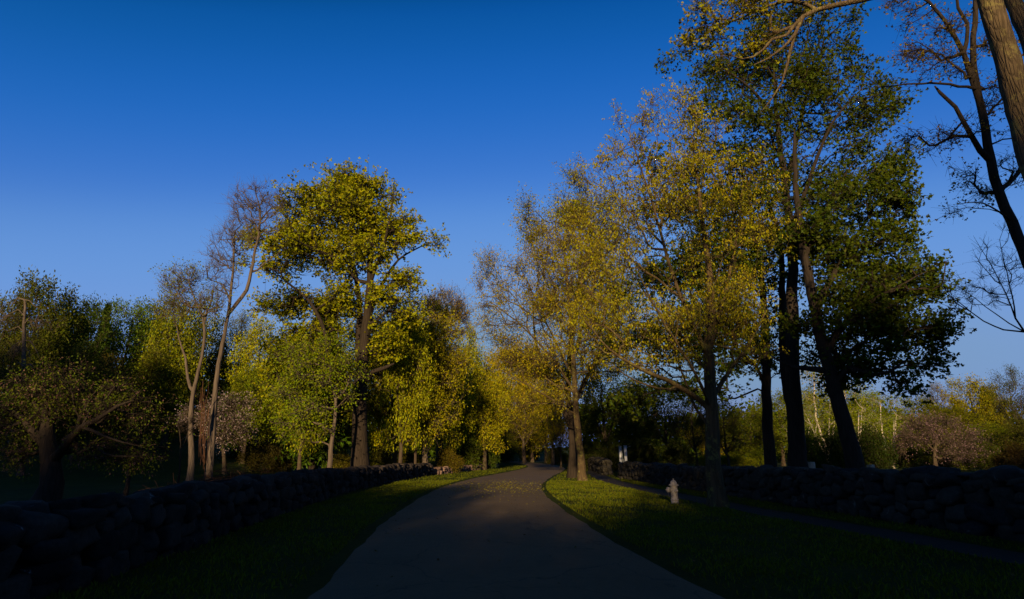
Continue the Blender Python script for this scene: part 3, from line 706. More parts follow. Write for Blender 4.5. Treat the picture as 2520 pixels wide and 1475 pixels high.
tree('budding_tree', 'low bare budding branches reaching in from the right edge below the curving tree', 'tree', (12.2, 10.6, -.08),
  [([(12.2, 10.6, -.08)] + [P(*q) for q in ((2680, 1050, 10.6), (2640, 900, 10.6), (2590, 845, 10.6), (2520, 817, 10.6), (2470, 812, 10.5), (2420, 790, 10.4), (2360, 745, 10.3), (2310, 712, 10.2))], .055, .006),
   ([P(2505, 812, 10.6), P(2490, 730, 10.7), P(2470, 640, 10.8), P(2460, 560 + 30, 10.8)], .017, .005),
   ([P(2500, 780, 10.6), P(2465, 700, 10.4), P(2430, 640, 10.3), P(2395, 580, 10.2)], .013, .004),
   ([P(2520, 817, 10.6), P(2450, 775, 10.9), P(2400, 735, 11), P(2350, 700, 11.1)], .014, .004),
   ([P(2590, 845, 10.6), P(2570, 700, 10.8), P(2530, 600, 11)], .018, .006)],
  pxlobes(10.6, [(2390, 730, 70, 40), (2460, 690, 50, 70), (2420, 620, 30, 40), (2500, 640, 40, 70), (2340, 700, 30, 20)], .8),
  190, .055, .0035, [LY('crown', M_leaf, BRN, .016, 2, .03, 'kite', .7, .0)], bark=M_bark_dark, seg=.2, twig=(3, .22, .6), up=.5, free=2, rtip=.002, clump=False)

# ------------------------------------------------------------------ left side trees
def vines(root, base):
    m = MB()
    for k in range(24):
        u = rng.uniform(494, 514); v0 = rng.uniform(930, 1020); n = 9; pts = []
        vv = np.linspace(v0, v0 + rng.uniform(90, 190), n); uu = u - (vv - v0) * rng.uniform(0, .09) + np.cumsum(rng.normal(0, 1.5, n)); dy = rng.uniform(-.35, .1)
        tube(m, [P(a, min(b_, 1168), 27 + dy) - base for a, b_ in zip(uu, vv)], [.008] * n, 4)
    m.build('vine', M_vine, root)
pxtree('vine_covered_tree', 'forked bare tree with hanging red vines, right of the twin pale trunks', 'tree', 517, 27.5,
  [([(520, 1110), (527, 1000), (535, 920), (547, 850), (562, 775), (566, 740), (573, 670), (577, 600)], .17, .04),
   ([(562, 775), (582, 748), (608, 715), (618, 670), (626, 630), (638, 570), (640, 520), (630, 480)], .10, .03),
   ([(567, 730), (548, 700), (520, 690)], .06, .02), ([(530, 960), (518, 1030, -.3), (509, 1080, -.3)], .08, .05),
   ([(617, 680), (650, 650, .4), (690, 620, .8)], .06, .02), ([(640, 545), (670, 510, .3), (695, 500, .3)], .05, .01)],
  [(620, 490, 50, 38), (670, 505, 32, 38), (660, 550, 40, 30), (600, 570, 40, 45), (560, 610, 50, 55), (545, 680, 45, 50), (600, 530, 40, 30), (580, 500, 25, 20)],
  1300, .17, .010, [LY('crown', M_leaf, (.06, .05, .01), .04, 2, .1, 'kite', .3, .0)], bark=M_bark_pale, seg=.4, twig=(2, .6, .7), up=.9, free=7, rtip=.0035, extra=vines, clump=False, shell=1.0, bf=.15)
pxtree('forked_tree', 'pale trunked tree with half leafy crown, left of the vine covered tree', 'tree', 473, 26.5,
  [([(472, 1120), (470, 1050), (472, 990), (480, 940), (497, 880), (503, 820), (497, 780), (480, 740), (466, 700)], .145, .02),
   ([(475, 975), (462, 930), (455, 880), (440, 830, .5), (428, 770, .5)], .08, .01), ([(498, 790), (520, 740, .4), (525, 700, .4)], .06, .02)],
  [(430, 690, 40, 35), (470, 680, 35, 30), (520, 745, 40, 35), (400, 760, 30, 25), (450, 740, 50, 40)],
  800, .17, .010, [LY('crown', M_leaf, OLV, .09, 4, .2, 'kite', .35, .2)], bark=M_bark_pale, seg=.4, twig=(2, .55, .6), up=.7, free=7, rtip=.0035, clump=False)
pxtree('oak_tree', 'large yellow green oak with thick dark trunk beyond the left wall', 'tree', 885, 34.0,
  [([(885, 1100), (885, 1040), (886, 980), (892, 900), (902, 800), (910, 700), (912, 600), (905, 500), (895, 440)], .50, .06),
   ([(888, 960), (882, 880, .5), (885, 760, 1), (875, 680, 1.2), (850, 600, 1.4), (820, 520, 1.4)], .26, .05),
   ([(886, 1010), (850, 960, -.6), (820, 900, -1), (800, 820, -1.4), (760, 740, -1.6), (700, 690, -1.6)], .20, .05),
   ([(892, 945), (920, 915, -.5), (950, 905, -.8), (970, 895, -.8)], .16, .10),
   ([(905, 790), (940, 700, .6), (980, 640, .8), (1040, 605, 1), (1075, 592, 1)], .14, .03),
   ([(910, 700), (940, 620, -.6), (960, 540, -1), (970, 470, -1)], .12, .03),
   ([(878, 690), (830, 640, -1), (770, 610, -1.6), (700, 580, -2)], .12, .03),
   ([(900, 810), (950, 770, -.8), (1000, 720, -1.2)], .10, .03)],
  [(850, 478, 100, 50), (760, 520, 50, 45), (930, 492, 60, 55), (820, 530, 110, 50), (730, 580, 70, 45), (680, 650, 45, 55), (770, 650, 80, 60), (960, 560, 60, 60), (1030, 592, 50, 22), (980, 660, 60, 50), (870, 620, 90, 60), (690, 745, 60, 35), (760, 750, 70, 50), (960, 740, 80, 40), (640, 770, 30, 25), (830, 740, 70, 60), (850, 442, 60, 20), (720, 840, 70, 60), (800, 860, 70, 70), (940, 830, 60, 60), (690, 920, 50, 60), (600, 660, 20, 20), (665, 600, 55, 40), (700, 530, 35, 30), (890, 560, 80, 50), (1060, 595, 30, 14)],
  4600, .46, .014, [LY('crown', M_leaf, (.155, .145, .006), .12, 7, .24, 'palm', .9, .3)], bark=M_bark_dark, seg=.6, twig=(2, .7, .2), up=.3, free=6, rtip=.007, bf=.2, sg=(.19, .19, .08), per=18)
pxtree('leaning_tree', 'small green tree with sunlit leaning trunk left of the oak', 'tree', 812, 30.5,
  [([(816, 1090), (824, 1030), (826, 985), (815, 940), (800, 900)], .15, .04), ([(826, 990), (850, 960), (870, 900, .5)], .06, .02), ([(824, 1010), (780, 1000, -.5), (730, 1020, -1)], .05, .015)],
  [(760, 960, 80, 90), (720, 900, 45, 70), (800, 880, 70, 60), (750, 1050, 70, 50), (700, 1000, 25, 60), (840, 930, 50, 60)],
  1500, .15, .008, [LY('crown', M_leaf, (.10, .115, .006), .13, 5, .26, 'kite', .95, .3)], bark=M_bark_pale, seg=.4, twig=(2, .5, .1), up=.2, rtip=.005)
pxtree('slender_tree', 'slim orange lit tree with low crooked branches at the end of the left wall', 'tree', 1048, 42.5,
  [([(1047, 1080), (1045, 1010), (1048, 950), (1060, 880), (1062, 800), (1060, 740)], .22, .05), ([(1048, 1115), (1075, 1070), (1090, 1040)], .06, .02), ([(1046, 1080), (1010, 1095, -.5), (975, 1075, -.8)], .05, .02),
   ([(1046, 970), (1000, 930, -1), (960, 900, -1.4)], .08, .03), ([(1050, 950), (1100, 900, .8), (1130, 850, 1)], .08, .03)],
  [(1040, 880, 80, 80), (980, 850, 60, 60), (1100, 900, 60, 60), (1050, 1000, 70, 35), (1060, 800, 50, 60), (975, 950, 60, 50), (1010, 1075, 60, 20), (1090, 1040, 40, 35)],
  1800, .22, .012, [LY('crown', M_leaf, (.18, .15, .006), .15, 7, .4, 'kite', .95, .3)], bark=M_bark_pale, seg=.6, twig=(2, .8, .2), up=.2, rtip=.009)
pxtree('slender_tree', 'dim slender trunked tree between the oak and the orange lit tree', 'tree', 972, 41.0,
  [([(973, 1090), (975, 1020), (978, 950), (970, 880), (960, 800)], .17, .04), ([(976, 1000), (1000, 960), (1040, 930)], .06, .02)],
  [(960, 880, 60, 70), (920, 820, 50, 50), (1000, 800, 50, 60), (950, 990, 60, 60)],
  1100, .17, .012, [LY('crown', M_leaf, (.14, .13, .006), .15, 7, .4, 'kite', .95, .3)], bark=M_bark, seg=.6, twig=(2, .8, .2), up=.2, rtip=.009)
pxtree('budding_tree', 'rounded fan shaped tree of fine twigs with golden buds above the road', 'tree', 1080, 76.0,
  [([(1080, 1080), (1082, 1000), (1085, 920), (1088, 860), (1095, 800)], .35, .05), ([(1086, 890), (1060, 830), (1050, 780)], .12, .05), ([(1086, 890), (1120, 830), (1135, 780)], .12, .05)],
  [(1095, 755, 58, 45), (1120, 800, 45, 40), (1065, 780, 40, 45), (1130, 770, 25, 30)],
  1800, .35, .022, [LY('crown', M_leaf, ORG, .17, 2, .3, 'kite', .6, .2)], bark=M_bark, seg=1, twig=(2, 1.0, .8), up=.9, free=9, rtip=.012, shell=1.0, clump=False)

pxtree('cherry_tree', 'old flowering cherry with thick dark trunk close behind the left wall', 'tree', 128, 16.5,
  [([(130, 1190), (127, 1140), (120, 1100), (118, 1060), (115, 1000), (110, 940)], .31, .06),
   ([(132, 1130), (165, 1090, -.3), (200, 1050, -.6), (245, 1030, -.8), (290, 1000, -.8), (330, 985, -.8)], .14, .03),
   ([(122, 1110), (80, 1060), (40, 1020), (-20, 990)], .14, .04), ([(205, 1048, -.6), (250, 1070, -.8), (300, 1090, -1), (350, 1100, -1)], .05, .015),
   ([(115, 1000), (150, 950, .5), (180, 910, .8)], .08, .03), ([(118, 1040), (70, 970), (40, 920)], .08, .02)],
  [(300, 1010, 80, 50), (300, 1120, 70, 45), (240, 1080, 60, 50), (60, 1000, 90, 70), (150, 940, 90, 45), (40, 1110, 60, 35), (320, 950, 50, 35), (10, 1060, 50, 40), (180, 1000, 80, 50)],
  1700, .31, .006, [LY('crown', M_leaf, (.05, .06, .012), .07, 4, .16, 'kite', .7, .4), LY('blossom', M_blossom, (.12, .065, .05), .05, 4, .1, 'kite', .35, .5)], bark=M_bark_dark, seg=.35, twig=(2, .4, -.1), up=.0, free=1.3, rtip=.004)
pxtree('cherry_tree', 'white and pink blossoming cherry behind the twin trunks', 'tree', 556, 38.0,
  [([(548, 1070), (550, 1040), (552, 1000)], .14, .04), ([(549, 1050), (520, 1020), (500, 1010)], .05, .02), ([(550, 1040), (580, 1000), (590, 985)], .05, .02)],
  [(560, 1005, 35, 38), (530, 1030, 40, 35), (590, 990, 20, 16), (565, 1060, 50, 35), (460, 1025, 25, 16), (605, 1030, 25, 10)],
  900, .14, .012, [LY('blossom', M_blossom, (.22, .17, .165), .11, 4, .22, 'kite', .6, .2), LY('crown', M_leaf, GRN, .12, 2, .3, 'kite', .2, .2)], bark=M_bark, seg=.5, twig=(2, .7, .2), up=.2, rtip=.009)
pxtree('dead_conifer', 'dead broken conifer with pale trunk and drooping bare branches', 'tree', 58, 38.0,
  [([(58, 1040), (58, 960), (58, 880), (60, 800), (61, 738)], .20, .07)] +
  [([(59, v), (59 + s * 14, v - 8), (59 + s * w * .6, v + 4), (59 + s * w, v + h)], .05, .012) for v, s, w, h in ((742, -1, 40, 6), (748, 1, 40, 14), (770, -1, 60, 20), (790, 1, 26, 30), (812, -1, 62, -6), (846, 1, 40, 40), (850, -1, 50, 30), (900, -1, 46, 30), (905, 1, 40, 40), (870, 1, 20, 20))],
  [(40, 800, 60, 60), (80, 860, 50, 60)], 60, .2, .012, [], bark=M_bark_pale, seg=.5, twig=(3, .7, -.3), up=-.2, rtip=.008)
pxtree('bare_sapling', 'thin bare sapling in the dark field left of the pale trunks', 'tree', 442, 24.0,
  [([(443, 1150), (443, 1120), (445, 1090), (440, 1050)], .05, .015), ([(443, 1110), (458, 1080), (465, 1040)], .02, .008)],
  [(430, 1050, 20, 25), (460, 1060, 18, 25)], 70, .05, .005, [], bark=M_bark_dark, seg=.25, twig=(3, .35, .6), up=.8, rtip=.004)
pxtree('crabapple_tree', 'small dark crabapple with thin spreading twigs beside the old cherry', 'tree', 318, 21.0,
  [([(318, 1170), (318, 1130), (315, 1090)], .08, .03), ([(318, 1140), (350, 1110), (400, 1090)], .03, .01), ([(318, 1135), (290, 1110), (270, 1090)], .03, .01)],
  [(330, 1080, 60, 40), (380, 1110, 40, 20), (290, 1110, 40, 30)], 260, .08, .005, [LY('crown', M_leaf, OLV, .07, 2, .12, 'kite', .3, .2)], bark=M_bark_dark, seg=.3, twig=(3, .4, .2), up=.4, rtip=.004)

# ------------------------------------------------------------------ woods behind: prototypes about ten metres tall
def proto(name, label, cat, lobes, stems, tips, R, r0, layers, **kw):
    return tree(name, label, cat, (0, 0, 0), stems, lobes, tips, R, r0, layers, seg=.6, **kw)
LP = lambda s, c, sp=.5, fr=1.0, k=5: [LY('crown', M_leaf, c, s, k, sp, 'kite', fr, .25)]
PR = {}
def mk(key, *a, **kw): PR[key] = [proto(*a, **kw), 0]
mk('round', 'leafy_tree', 'x', 'tree', [((0, 0, 6.6), (3.2, 3.2, 2.9)), ((-1.8, .4, 5), (2, 2.2, 1.8)), ((1.9, -.5, 4.8), (2, 2, 1.8)), ((.4, .2, 8.4), (1.9, 1.9, 1.5)), ((2.4, .6, 7.2), (1.2, 1.4, 1.1)), ((-2.3, 0, 7.0), (1.2, 1.4, 1.2)), ((0, 0, 3.2), (2.6, 2.6, 1.2))],
   [([(0, 0, 0), (.1, 0, 1.6), (.0, .1, 3.4), (.2, 0, 6), (.3, 0, 8.4)], .26, .05), ([(0, 0, 2.4), (-1, .2, 4.2), (-2, .3, 6.4)], .12, .04), ([(0, .1, 3), (1.1, -.3, 4.8), (2, -.3, 6.6)], .12, .04)], 1500, .26, .010, LP(.20, LIM, .42), twig=(2, .5, .2), up=.3)
mk('oval', 'leafy_tree', 'x', 'tree', [((0, 0, 6.2), (2.1, 2.1, 3.4)), ((-.9, .4, 4.2), (1.7, 1.8, 1.9)), ((1.1, -.5, 5.2), (1.6, 1.6, 2.0)), ((.2, .2, 8.8), (1.1, 1.1, 1.2)), ((.9, 0, 7.8), (1.1, 1.2, 1.1)), ((-1.2, 0, 7.0), (1.0, 1.2, 1.3)), ((0, 0, 2.2), (1.8, 1.8, 1.2))],
   [([(0, 0, 0), (-.1, 0, 1.6), (.1, .1, 3.4), (.0, 0, 6), (.1, 0, 8.8)], .20, .04), ([(0, 0, 2.8), (-.8, .2, 4.6), (-1.2, .3, 6.8)], .09, .03)], 1300, .20, .010, LP(.19, OLV, .42), twig=(2, .5, .2), up=.4)
mk('airy', 'airy_tree', 'x', 'tree', [((0, 0, 7.0), (2.6, 2.6, 2.6)), ((-1.8, .4, 5.6), (1.5, 1.8, 1.5)), ((1.9, -.5, 5.6), (1.4, 1.6, 1.6)), ((.2, .2, 8.6), (1.6, 1.6, 1.3)), ((.3, 0, 4), (2.2, 2.2, 1.2))],
   [([(0, 0, 0), (.1, 0, 1.8), (.0, .1, 3.6), (-.2, 0, 6), (.1, 0, 8.2)], .20, .04), ([(0, 0, 2.4), (-1, .2, 4.2), (-2, .3, 6.4)], .09, .03), ([(0, .1, 3), (1.1, -.3, 4.8), (1.6, -.3, 6.8)], .09, .03)], 1100, .20, .010, LP(.14, YEL, .4, .6, 4), twig=(3, .7, .6), up=.7)
mk('birch', 'birch_tree', 'x', 'tree', [((0, 0, 7.2), (1.7, 1.7, 2.6)), ((-1.0, .4, 5.4), (1.1, 1.2, 1.5)), ((1.0, -.5, 5.4), (1.1, 1.2, 1.8)), ((.2, .2, 8.9), (.9, .9, 1.0))],
   [([(0, 0, 0), (-.1, 0, 1.8), (-.4, .1, 3.6), (-.5, 0, 6), (-.3, 0, 8.2)], .11, .03), ([(0, 0, .4), (.4, .2, 2.4), (.9, .3, 4.6), (1.3, .3, 6.6)], .09, .025), ([(0, .1, 1.0), (.1, -.3, 3.2), (.5, -.3, 6.0)], .08, .025), ([(0, .1, .6), (-.9, -.3, 3.2), (-1.5, -.3, 5.6)], .07, .02)], 420, .11, .004, LP(.15, OLV, .5, .9, 5), bark=M_birch, twig=(2, .7, .1), up=.7, rtip=.0018)
mk('bush', 'leafy_shrub', 'x', 'shrub', [((0, 0, 1.1), (1.5, 1.5, 1.1)), ((-1.1, .2, .8), (1, 1, .8)), ((1.2, -.2, .9), (1, 1, .9)), ((.2, 0, 1.9), (.8, .8, .6))],
   [([(0, 0, 0), (0, 0, .6), (.1, 0, 1.6)], .05, .01), ([(0, 0, .1), (-.8, 0, .9)], .03, .01), ([(0, 0, .1), (.8, 0, 1.0)], .03, .01)], 900, .06, .006, [LY('crown', M_leaf, GRN, .13, 5, .22, 'kite', 1, .1)], twig=(2, .35, .3), up=.3)
def conifer():
    root = empty('spruce_tree', (0, 0, 0), 'x', 'tree'); m = MB(); tube(m, [(0, 0, z) for z in (0, 2, 4, 6, 8, 9.8)], [.2, .17, .13, .09, .05, .015], 8, .05)
    A, B = [], []
    z = 1.0
    while z < 9.7:
        L = 2.5 * (1 - (z / 10) ** 1.15) + .15
        for k in range(7):
            a = rng.uniform(0, 6.28); l = L * rng.uniform(.7, 1.15); dz = -.28 * l + .1
            pr_ = np.array([0, 0, z])
            for s in range(6):
                q = np.array([math.cos(a) * l * (s + 1) / 6, math.sin(a) * l * (s + 1) / 6, z + dz * math.sin((s + 1) / 6 * 1.9)]); A.append(pr_); B.append(q); pr_ = q
        z += rng.uniform(.20, .3)
    A = np.array(A); B = np.array(B); sticks(m, A, B, .018, .010); m.build('trunk', M_bark_dark, root)
    D = (B - A) / np.linalg.norm(B - A, axis=1, keepdims=True)
    leaves_mesh('crown', B, D, .34, 'kite', M_needle, SPR, root, None, 7, .12, .35, .3); return root
PR['spruce'] = [conifer(), 0]
EXT = {'round': (10.0, 6.6), 'oval': (10, 4.6), 'airy': (9.9, 5.6), 'birch': (9.9, 4.0), 'bush': (2.4, 4.0), 'spruce': (9.9, 4.6)}
def place(kind, u, vtop, Y, wpx, color, label, group=None, X=None, H=None, Wd=None):
    if X is None: X = P(u, 1120, Y)[0]
    gz = float(ground_z(X, Y))
    if H is None: H = P(u, vtop, Y)[2] - gz
    if Wd is None: Wd = wpx / F * math.hypot(Y, 0) 
    eh, ew = EXT[kind]; sz = H / eh; sx = Wd / ew
    pr_ = PR[kind]; rz = rng.uniform(0, 6.28)
    if kind == 'birch': rz = rng.uniform(-.4, .4)
    if pr_[1] == 0:
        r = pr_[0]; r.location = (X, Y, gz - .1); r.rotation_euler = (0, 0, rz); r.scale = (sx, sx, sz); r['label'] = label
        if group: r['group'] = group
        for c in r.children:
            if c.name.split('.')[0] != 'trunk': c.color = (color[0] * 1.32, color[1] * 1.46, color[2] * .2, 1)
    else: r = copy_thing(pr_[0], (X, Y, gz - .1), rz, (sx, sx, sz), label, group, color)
    pr_[1] += 1; return r
g1 = 'trees on the slope at the left'; g2 = 'trees closing the view down the road'; g3 = 'trees behind the right wall'
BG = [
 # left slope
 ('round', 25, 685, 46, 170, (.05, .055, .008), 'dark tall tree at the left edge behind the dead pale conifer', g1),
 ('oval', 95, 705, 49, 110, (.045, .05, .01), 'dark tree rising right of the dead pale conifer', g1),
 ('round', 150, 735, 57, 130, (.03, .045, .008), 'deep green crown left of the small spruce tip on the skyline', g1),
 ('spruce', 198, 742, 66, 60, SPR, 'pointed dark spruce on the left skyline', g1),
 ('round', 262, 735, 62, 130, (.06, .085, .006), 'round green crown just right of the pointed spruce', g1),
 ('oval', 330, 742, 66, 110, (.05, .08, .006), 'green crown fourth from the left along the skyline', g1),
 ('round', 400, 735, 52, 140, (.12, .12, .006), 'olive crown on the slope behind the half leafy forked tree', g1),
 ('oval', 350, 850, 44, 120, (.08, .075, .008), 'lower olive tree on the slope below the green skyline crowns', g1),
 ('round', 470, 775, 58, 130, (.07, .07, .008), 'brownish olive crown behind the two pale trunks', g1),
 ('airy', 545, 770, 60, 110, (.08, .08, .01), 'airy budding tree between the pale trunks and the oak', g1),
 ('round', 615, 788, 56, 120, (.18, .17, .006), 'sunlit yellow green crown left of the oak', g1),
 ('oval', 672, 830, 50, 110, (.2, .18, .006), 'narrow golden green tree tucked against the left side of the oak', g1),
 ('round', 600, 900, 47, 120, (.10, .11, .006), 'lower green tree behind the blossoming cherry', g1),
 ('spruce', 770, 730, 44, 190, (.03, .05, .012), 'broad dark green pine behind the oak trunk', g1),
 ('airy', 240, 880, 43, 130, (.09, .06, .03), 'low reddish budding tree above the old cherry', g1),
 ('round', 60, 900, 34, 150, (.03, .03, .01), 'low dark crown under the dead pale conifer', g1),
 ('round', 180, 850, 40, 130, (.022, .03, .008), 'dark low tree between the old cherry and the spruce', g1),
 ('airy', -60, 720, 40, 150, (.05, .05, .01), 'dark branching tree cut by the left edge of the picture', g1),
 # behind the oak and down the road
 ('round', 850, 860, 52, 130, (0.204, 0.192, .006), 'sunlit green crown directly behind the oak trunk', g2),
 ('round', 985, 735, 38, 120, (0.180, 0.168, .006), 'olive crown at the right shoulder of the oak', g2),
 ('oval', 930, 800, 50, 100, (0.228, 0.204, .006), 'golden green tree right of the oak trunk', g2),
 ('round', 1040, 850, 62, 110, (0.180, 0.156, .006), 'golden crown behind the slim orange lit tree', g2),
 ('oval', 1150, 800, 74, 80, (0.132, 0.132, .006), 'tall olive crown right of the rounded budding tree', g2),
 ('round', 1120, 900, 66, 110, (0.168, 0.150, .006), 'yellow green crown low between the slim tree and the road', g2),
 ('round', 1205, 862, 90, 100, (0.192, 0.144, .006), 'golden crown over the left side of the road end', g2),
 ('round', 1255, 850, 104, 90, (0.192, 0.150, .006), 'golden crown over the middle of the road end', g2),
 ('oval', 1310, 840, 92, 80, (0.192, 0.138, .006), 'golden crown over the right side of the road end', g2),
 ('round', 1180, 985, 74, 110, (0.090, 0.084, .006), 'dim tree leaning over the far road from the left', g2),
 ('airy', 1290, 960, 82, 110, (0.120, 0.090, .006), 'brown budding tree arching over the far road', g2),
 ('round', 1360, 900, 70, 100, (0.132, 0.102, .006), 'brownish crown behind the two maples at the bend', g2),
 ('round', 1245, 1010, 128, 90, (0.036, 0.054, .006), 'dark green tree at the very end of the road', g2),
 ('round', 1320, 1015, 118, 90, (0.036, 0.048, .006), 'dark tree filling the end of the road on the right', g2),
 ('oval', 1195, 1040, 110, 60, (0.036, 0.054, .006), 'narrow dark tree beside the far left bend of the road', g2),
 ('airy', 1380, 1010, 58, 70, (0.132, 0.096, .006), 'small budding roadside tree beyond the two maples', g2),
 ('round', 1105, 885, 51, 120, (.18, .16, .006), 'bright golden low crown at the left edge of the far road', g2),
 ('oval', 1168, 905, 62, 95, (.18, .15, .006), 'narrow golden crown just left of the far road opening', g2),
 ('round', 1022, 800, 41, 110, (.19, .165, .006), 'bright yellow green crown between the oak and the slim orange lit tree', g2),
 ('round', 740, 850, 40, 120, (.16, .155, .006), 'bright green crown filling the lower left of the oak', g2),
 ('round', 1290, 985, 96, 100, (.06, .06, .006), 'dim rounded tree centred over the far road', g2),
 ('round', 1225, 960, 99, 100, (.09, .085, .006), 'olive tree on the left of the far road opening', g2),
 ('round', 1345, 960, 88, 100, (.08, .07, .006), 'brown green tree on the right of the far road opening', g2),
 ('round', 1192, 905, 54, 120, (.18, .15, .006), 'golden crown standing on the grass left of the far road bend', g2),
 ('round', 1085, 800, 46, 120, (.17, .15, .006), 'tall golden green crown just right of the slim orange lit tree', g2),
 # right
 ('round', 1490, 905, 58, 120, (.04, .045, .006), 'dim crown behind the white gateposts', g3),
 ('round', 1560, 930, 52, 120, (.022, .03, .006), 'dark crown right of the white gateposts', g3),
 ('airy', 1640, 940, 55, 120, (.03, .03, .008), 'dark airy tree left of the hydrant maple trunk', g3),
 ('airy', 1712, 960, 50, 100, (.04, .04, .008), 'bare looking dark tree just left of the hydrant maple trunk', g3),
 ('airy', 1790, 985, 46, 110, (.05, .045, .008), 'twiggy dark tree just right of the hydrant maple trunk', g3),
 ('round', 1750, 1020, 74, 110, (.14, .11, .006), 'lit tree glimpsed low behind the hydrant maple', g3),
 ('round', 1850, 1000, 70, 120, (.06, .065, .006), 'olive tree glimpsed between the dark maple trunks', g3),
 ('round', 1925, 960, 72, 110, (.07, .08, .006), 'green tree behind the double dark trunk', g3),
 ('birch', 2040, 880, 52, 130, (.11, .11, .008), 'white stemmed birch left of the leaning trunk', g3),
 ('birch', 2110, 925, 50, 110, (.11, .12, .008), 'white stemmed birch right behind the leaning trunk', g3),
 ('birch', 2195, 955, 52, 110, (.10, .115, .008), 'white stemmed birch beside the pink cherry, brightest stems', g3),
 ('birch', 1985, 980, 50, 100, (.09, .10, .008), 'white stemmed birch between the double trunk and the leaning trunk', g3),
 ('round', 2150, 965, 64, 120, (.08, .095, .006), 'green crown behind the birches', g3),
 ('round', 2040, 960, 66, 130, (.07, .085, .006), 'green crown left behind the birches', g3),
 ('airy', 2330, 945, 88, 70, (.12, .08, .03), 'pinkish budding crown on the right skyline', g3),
 ('round', 2275, 975, 70, 110, (.09, .09, .006), 'olive crown above the left part of the pink cherry', g3),
 ('round', 2350, 1000, 60, 130, (.08, .075, .006), 'olive brown crown above the right part of the pink cherry', g3),
 ('round', 2412, 926, 76, 105, (.16, .13, .006), 'tallest golden crown on the right skyline', g3),
 ('oval', 2470, 938, 74, 70, (.13, .11, .006), 'smaller golden crown right of the tallest golden one', g3),
 ('airy', 2520, 905, 58, 80, (.04, .045, .008), 'dark fine twigged tree at the right edge of the skyline', g3),
 ('round', 2440, 1040, 56, 120, (.07, .08, .006), 'low olive tree right of the pink cherry', g3),
 ('round', 2530, 1030, 50, 110, (.035, .035, .008), 'low dark tree at the right edge above the wall', g3),
]
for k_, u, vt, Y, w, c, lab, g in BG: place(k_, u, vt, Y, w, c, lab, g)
SH = [
 (1150, 1080, 52, 80, (.04, .05, .006), 'bright green shrub by the left edge of the far road'), (1195, 1085, 56, 60, (.03, .045, .006), 'dark shrub just beyond the bright green one'),
 (1100, 1105, 46, 70, (.07, .05, .012), 'brown shrub at the end of the left wall'), (1015, 1110, 46, 80, (.06, .05, .01), 'low brown shrub behind the slim orange lit tree'),
 (930, 1105, 40, 90, (.06, .055, .01), 'low olive shrub right of the oak trunk'), (840, 1110, 36, 70, (.07, .055, .01), 'low shrub between leaning tree and oak trunk'),
 (1240, 1090, 88, 60, (.02, .03, .006), 'dark shrub on the far bend of the road'), (1300, 1095, 100, 60, (.03, .03, .006), 'dark shrub at the end of the road'), (1370, 1100, 78, 60, (.04, .035, .008), 'dark shrub under the budding roadside tree'),
 (1440, 1080, 56, 90, (.03, .035, .006), 'dark undergrowth shrub left of the white gateposts'), (1500, 1085, 50, 80, (.02, .025, .006), 'dark undergrowth shrub behind the white gateposts'),
 (1580, 1080, 46, 100, (.02, .025, .006), 'dark undergrowth shrub right of the white gateposts'), (1660, 1085, 44, 90, (.02, .025, .006), 'dark undergrowth shrub above the hydrant'),
 (1800, 1115, 60, 90, (.10, .10, .006), 'bright shrub low between hydrant maple and dark trunks'), (1735, 1118, 62, 60, (.13, .10, .01), 'orange lit shrub glimpsed left of the hydrant maple trunk'),
 (1860, 1110, 62, 60, (.09, .10, .006), 'green shrub left of the dark trunks'), (1990, 1062, 44, 90, (.02, .035, .006), 'clipped dark evergreen shrub behind the largest post'),
 (2060, 1062, 44, 100, (.018, .028, .006), 'clipped dark evergreen shrub left of the leaning trunk'), (2150, 1055, 46, 110, (.015, .022, .006), 'clipped black green shrub left of the pink cherry'),
 (2230, 1080, 52, 90, (.018, .024, .006), 'dark shrub under the left side of the pink cherry'), (2320, 1085, 52, 100, (.04, .04, .006), 'dark shrub under the pink cherry'), (2420, 1090, 46, 90, (.03, .035, .006), 'dark shrub right of the pink cherry'), (2500, 1095, 40, 90, (.03, .018, .014), 'dull red shrub at the right edge above the wall'),
 (660, 1085, 42, 110, (.028, .022, .012), 'brown shrub mound at the foot of the slope left of the leaning tree'), (600, 1075, 50, 90, (.02, .03, .006), 'dark shrub under the blossoming cherry'), (690, 1060, 46, 90, (.03, .035, .006), 'dark shrub left of the green leaning tree'),
 (380, 960, 58, 110, (.05, .08, .006), 'green shrub along the top of the dark field'), (290, 985, 56, 110, (.03, .045, .006), 'dark shrub along the top of the dark field, above the old cherry'), (440, 975, 56, 90, (.045, .06, .006), 'shrub along the top of the field left of the pale trunks'),
 (200, 960, 52, 110, (.02, .025, .006), 'black shrub at the left top of the dark field'), (100, 980, 46, 120, (.02, .022, .006), 'black shrub under the dead conifer'),
]
for u, vt, Y, w, c, lab in SH: place('bush', u, vt, Y, w, c, lab, 'shrubs at the foot of the trees')
# pink cherry on the right
pxtree('cherry_tree', 'wide pink blossoming cherry above the right wall', 'tree', 2300, 46.0,
  [([(2300, 1110), (2302, 1090), (2310, 1060)], .16, .05), ([(2300, 1105), (2260, 1080), (2225, 1080)], .07, .02), ([(2302, 1100), (2350, 1070), (2390, 1060)], .07, .02)],
  [(2270, 1060, 50, 25), (2230, 1090, 35, 30), (2310, 1050, 60, 22), (2370, 1085, 50, 30), (2340, 1110, 60, 25), (2400, 1120, 35, 15), (2300, 1085, 50, 35)],
  1300, .16, .012, [LY('blossom', M_blossom, (.15, .095, .10), .10, 4, .22, 'kite', .6, .2), LY('crown', M_leaf, OLV, .1, 2, .3, 'kite', .15, .2)], bark=M_bark, seg=.5, twig=(2, .7, .2), up=.2, rtip=.009)
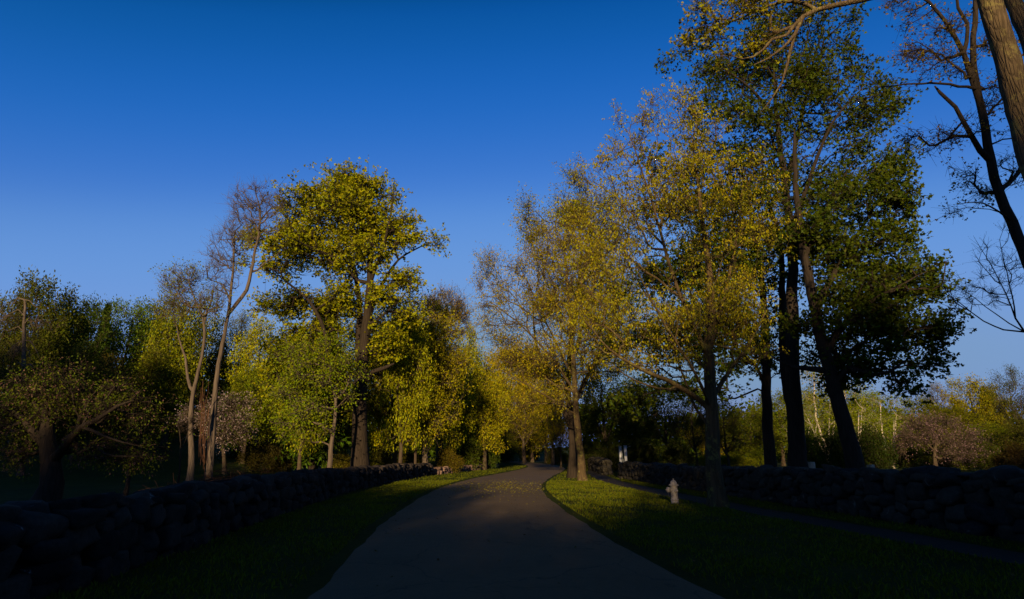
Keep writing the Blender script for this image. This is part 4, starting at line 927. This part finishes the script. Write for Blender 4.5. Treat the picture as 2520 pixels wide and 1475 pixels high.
# heap of brush in front of the oak
m = MB(); c0 = P(575, 1160, 26); c0[2] = float(ground_z(c0[0], c0[1])); nB = 1500
A = np.stack([rng.normal(0, 1.3, nB), rng.normal(0, .8, nB), np.abs(rng.normal(0, .28, nB))], 1); A[:, 2] *= np.exp(-(A[:, 0] / 1.8) ** 2) * 1.3
d_ = rng.normal(size=(nB, 3)); d_[:, 2] *= .25; d_ /= np.linalg.norm(d_, axis=1, keepdims=True); sticks(m, A, A + d_ * rng.uniform(.2, .7, (nB, 1)), .012, .005)
tag(m.build('brush_pile', M_vine, loc=tuple(c0)), 'heap of reddish brown cut brush behind the left wall', 'brush pile')

# unseen wood added behind the camera, heights shaped to shade the near road
def sunpos(s, u):
    a = R_(SUN_AZ); ex = np.array([math.cos(a), math.sin(a)]); eu = np.array([-math.sin(a), math.cos(a)])
    return ex * s + eu * u
def caster(s, H, Wd, ub=-26, kind='round'):
    p = sunpos(s, ub); place(kind, 0, 0, float(p[1]), 0, (.03, .04, .008), 'unseen leafy tree added behind the viewer to shade the near road', 'unseen shade trees added behind the viewer', X=float(p[0]), H=H, Wd=Wd)
T = math.tan(R_(SUN_EL))
for s_ in np.arange(-60, 90, 2.6):
    reach = lambda u, z=0: (u + 26) * T + z
    if s_ < -27: H = reach(60, 4)
    elif abs(s_ + 14.5) < 1.5: H = reach(16, 3.2)
    elif s_ < -20: H = reach(38, 1)
    elif s_ < -11: H = reach(22)
    elif s_ < -4: H = reach(29)
    elif s_ < -1.5: H = reach(16.5)
    elif s_ < 1.0: H = reach(14.2) + rng.uniform(-.3, .3)
    elif s_ < 2.6: H = reach(22)
    elif s_ < 9: H = reach(17, 5.8) + rng.uniform(-.8, .8)
    elif s_ < 22: H = reach(24, 8)
    else: H = reach(46, 1)
    for rep_ in range(2):
        caster(s_ + rng.uniform(-.8, .8), H * rng.uniform(.95, 1.03), 3.8 if abs(s_ + 14.5) < 1.5 else 5.6, -26 - rep_ * 3)
for s_ in np.arange(-46, 80, 3.2): caster(s_, 4.6, 7, -24, 'bush')

# far wood closing the horizon: one mass nobody could count
def far_wood(n, x0, x1, y0, y1, h, name, label, col):
    x = rng.uniform(x0, x1, n); y = rng.uniform(y0, y1, n)
    top = h * (.72 + .28 * np.sin(x * .23 + np.sin(x * .11) * 2) * np.sin(x * .071 + y * .1) + .1 * np.sin(x * .9))
    z = ground_z(x, y) + top * rng.random(n) ** .8
    C = np.stack([x, y, z], 1); D = rng.normal(size=(n, 3)); D /= np.linalg.norm(D, axis=1, keepdims=True)
    ob = leaves_mesh(name, C, D, .75, 'kite', M_leaf, col, None, None, 3, .9, .2, .7); tag(ob, label, 'wood', kind='stuff')
far_wood(16000, -170, -6, 96, 112, 13, 'far_wood', 'dark far wood above the field on the left', (.03, .04, .006))
far_wood(7000, -32, 8, 150, 160, 12, 'far_wood', 'dark far wood beyond the end of the road', (.03, .04, .006))
far_wood(20000, 10, 190, 92, 108, 10.5, 'far_wood', 'dark far wood behind the trees on the right', (.03, .04, .006))

nl = 2400
lx = rng.uniform(-5.5, 8, nl); ly = 4 + 30 * rng.random(nl) ** .8
onr = (lx > np.interp(ly, RLs[:, 1], RLs[:, 0])) & (lx < np.interp(ly, RRs[:, 1], RRs[:, 0])); keep = ~onr | (rng.random(nl) < .25)
lx, ly, onr = lx[keep], ly[keep], onr[keep]
B = np.stack([lx, ly, ground_z(lx, ly) + np.where(onr, .088, .045)], 1); an = rng.uniform(0, 6.28, len(lx)); d = np.stack([np.cos(an), np.sin(an), rng.normal(0, .25, len(lx))], 1) * .032; e = np.stack([-np.sin(an), np.cos(an), rng.normal(0, .3, len(lx))], 1) * .02
V = np.stack([B - d, B - e, B + d, B + e], 1)
ob = mesh_obj('leaf_litter', V.reshape(-1, 3), np.arange(len(lx) * 4).reshape(-1, 4), M_leaf, smooth=False); ob.color = (.10, .065, .02, 1)
tag(ob, 'dry brown leaves strewn over the verges and the road', 'leaf litter', kind='stuff')
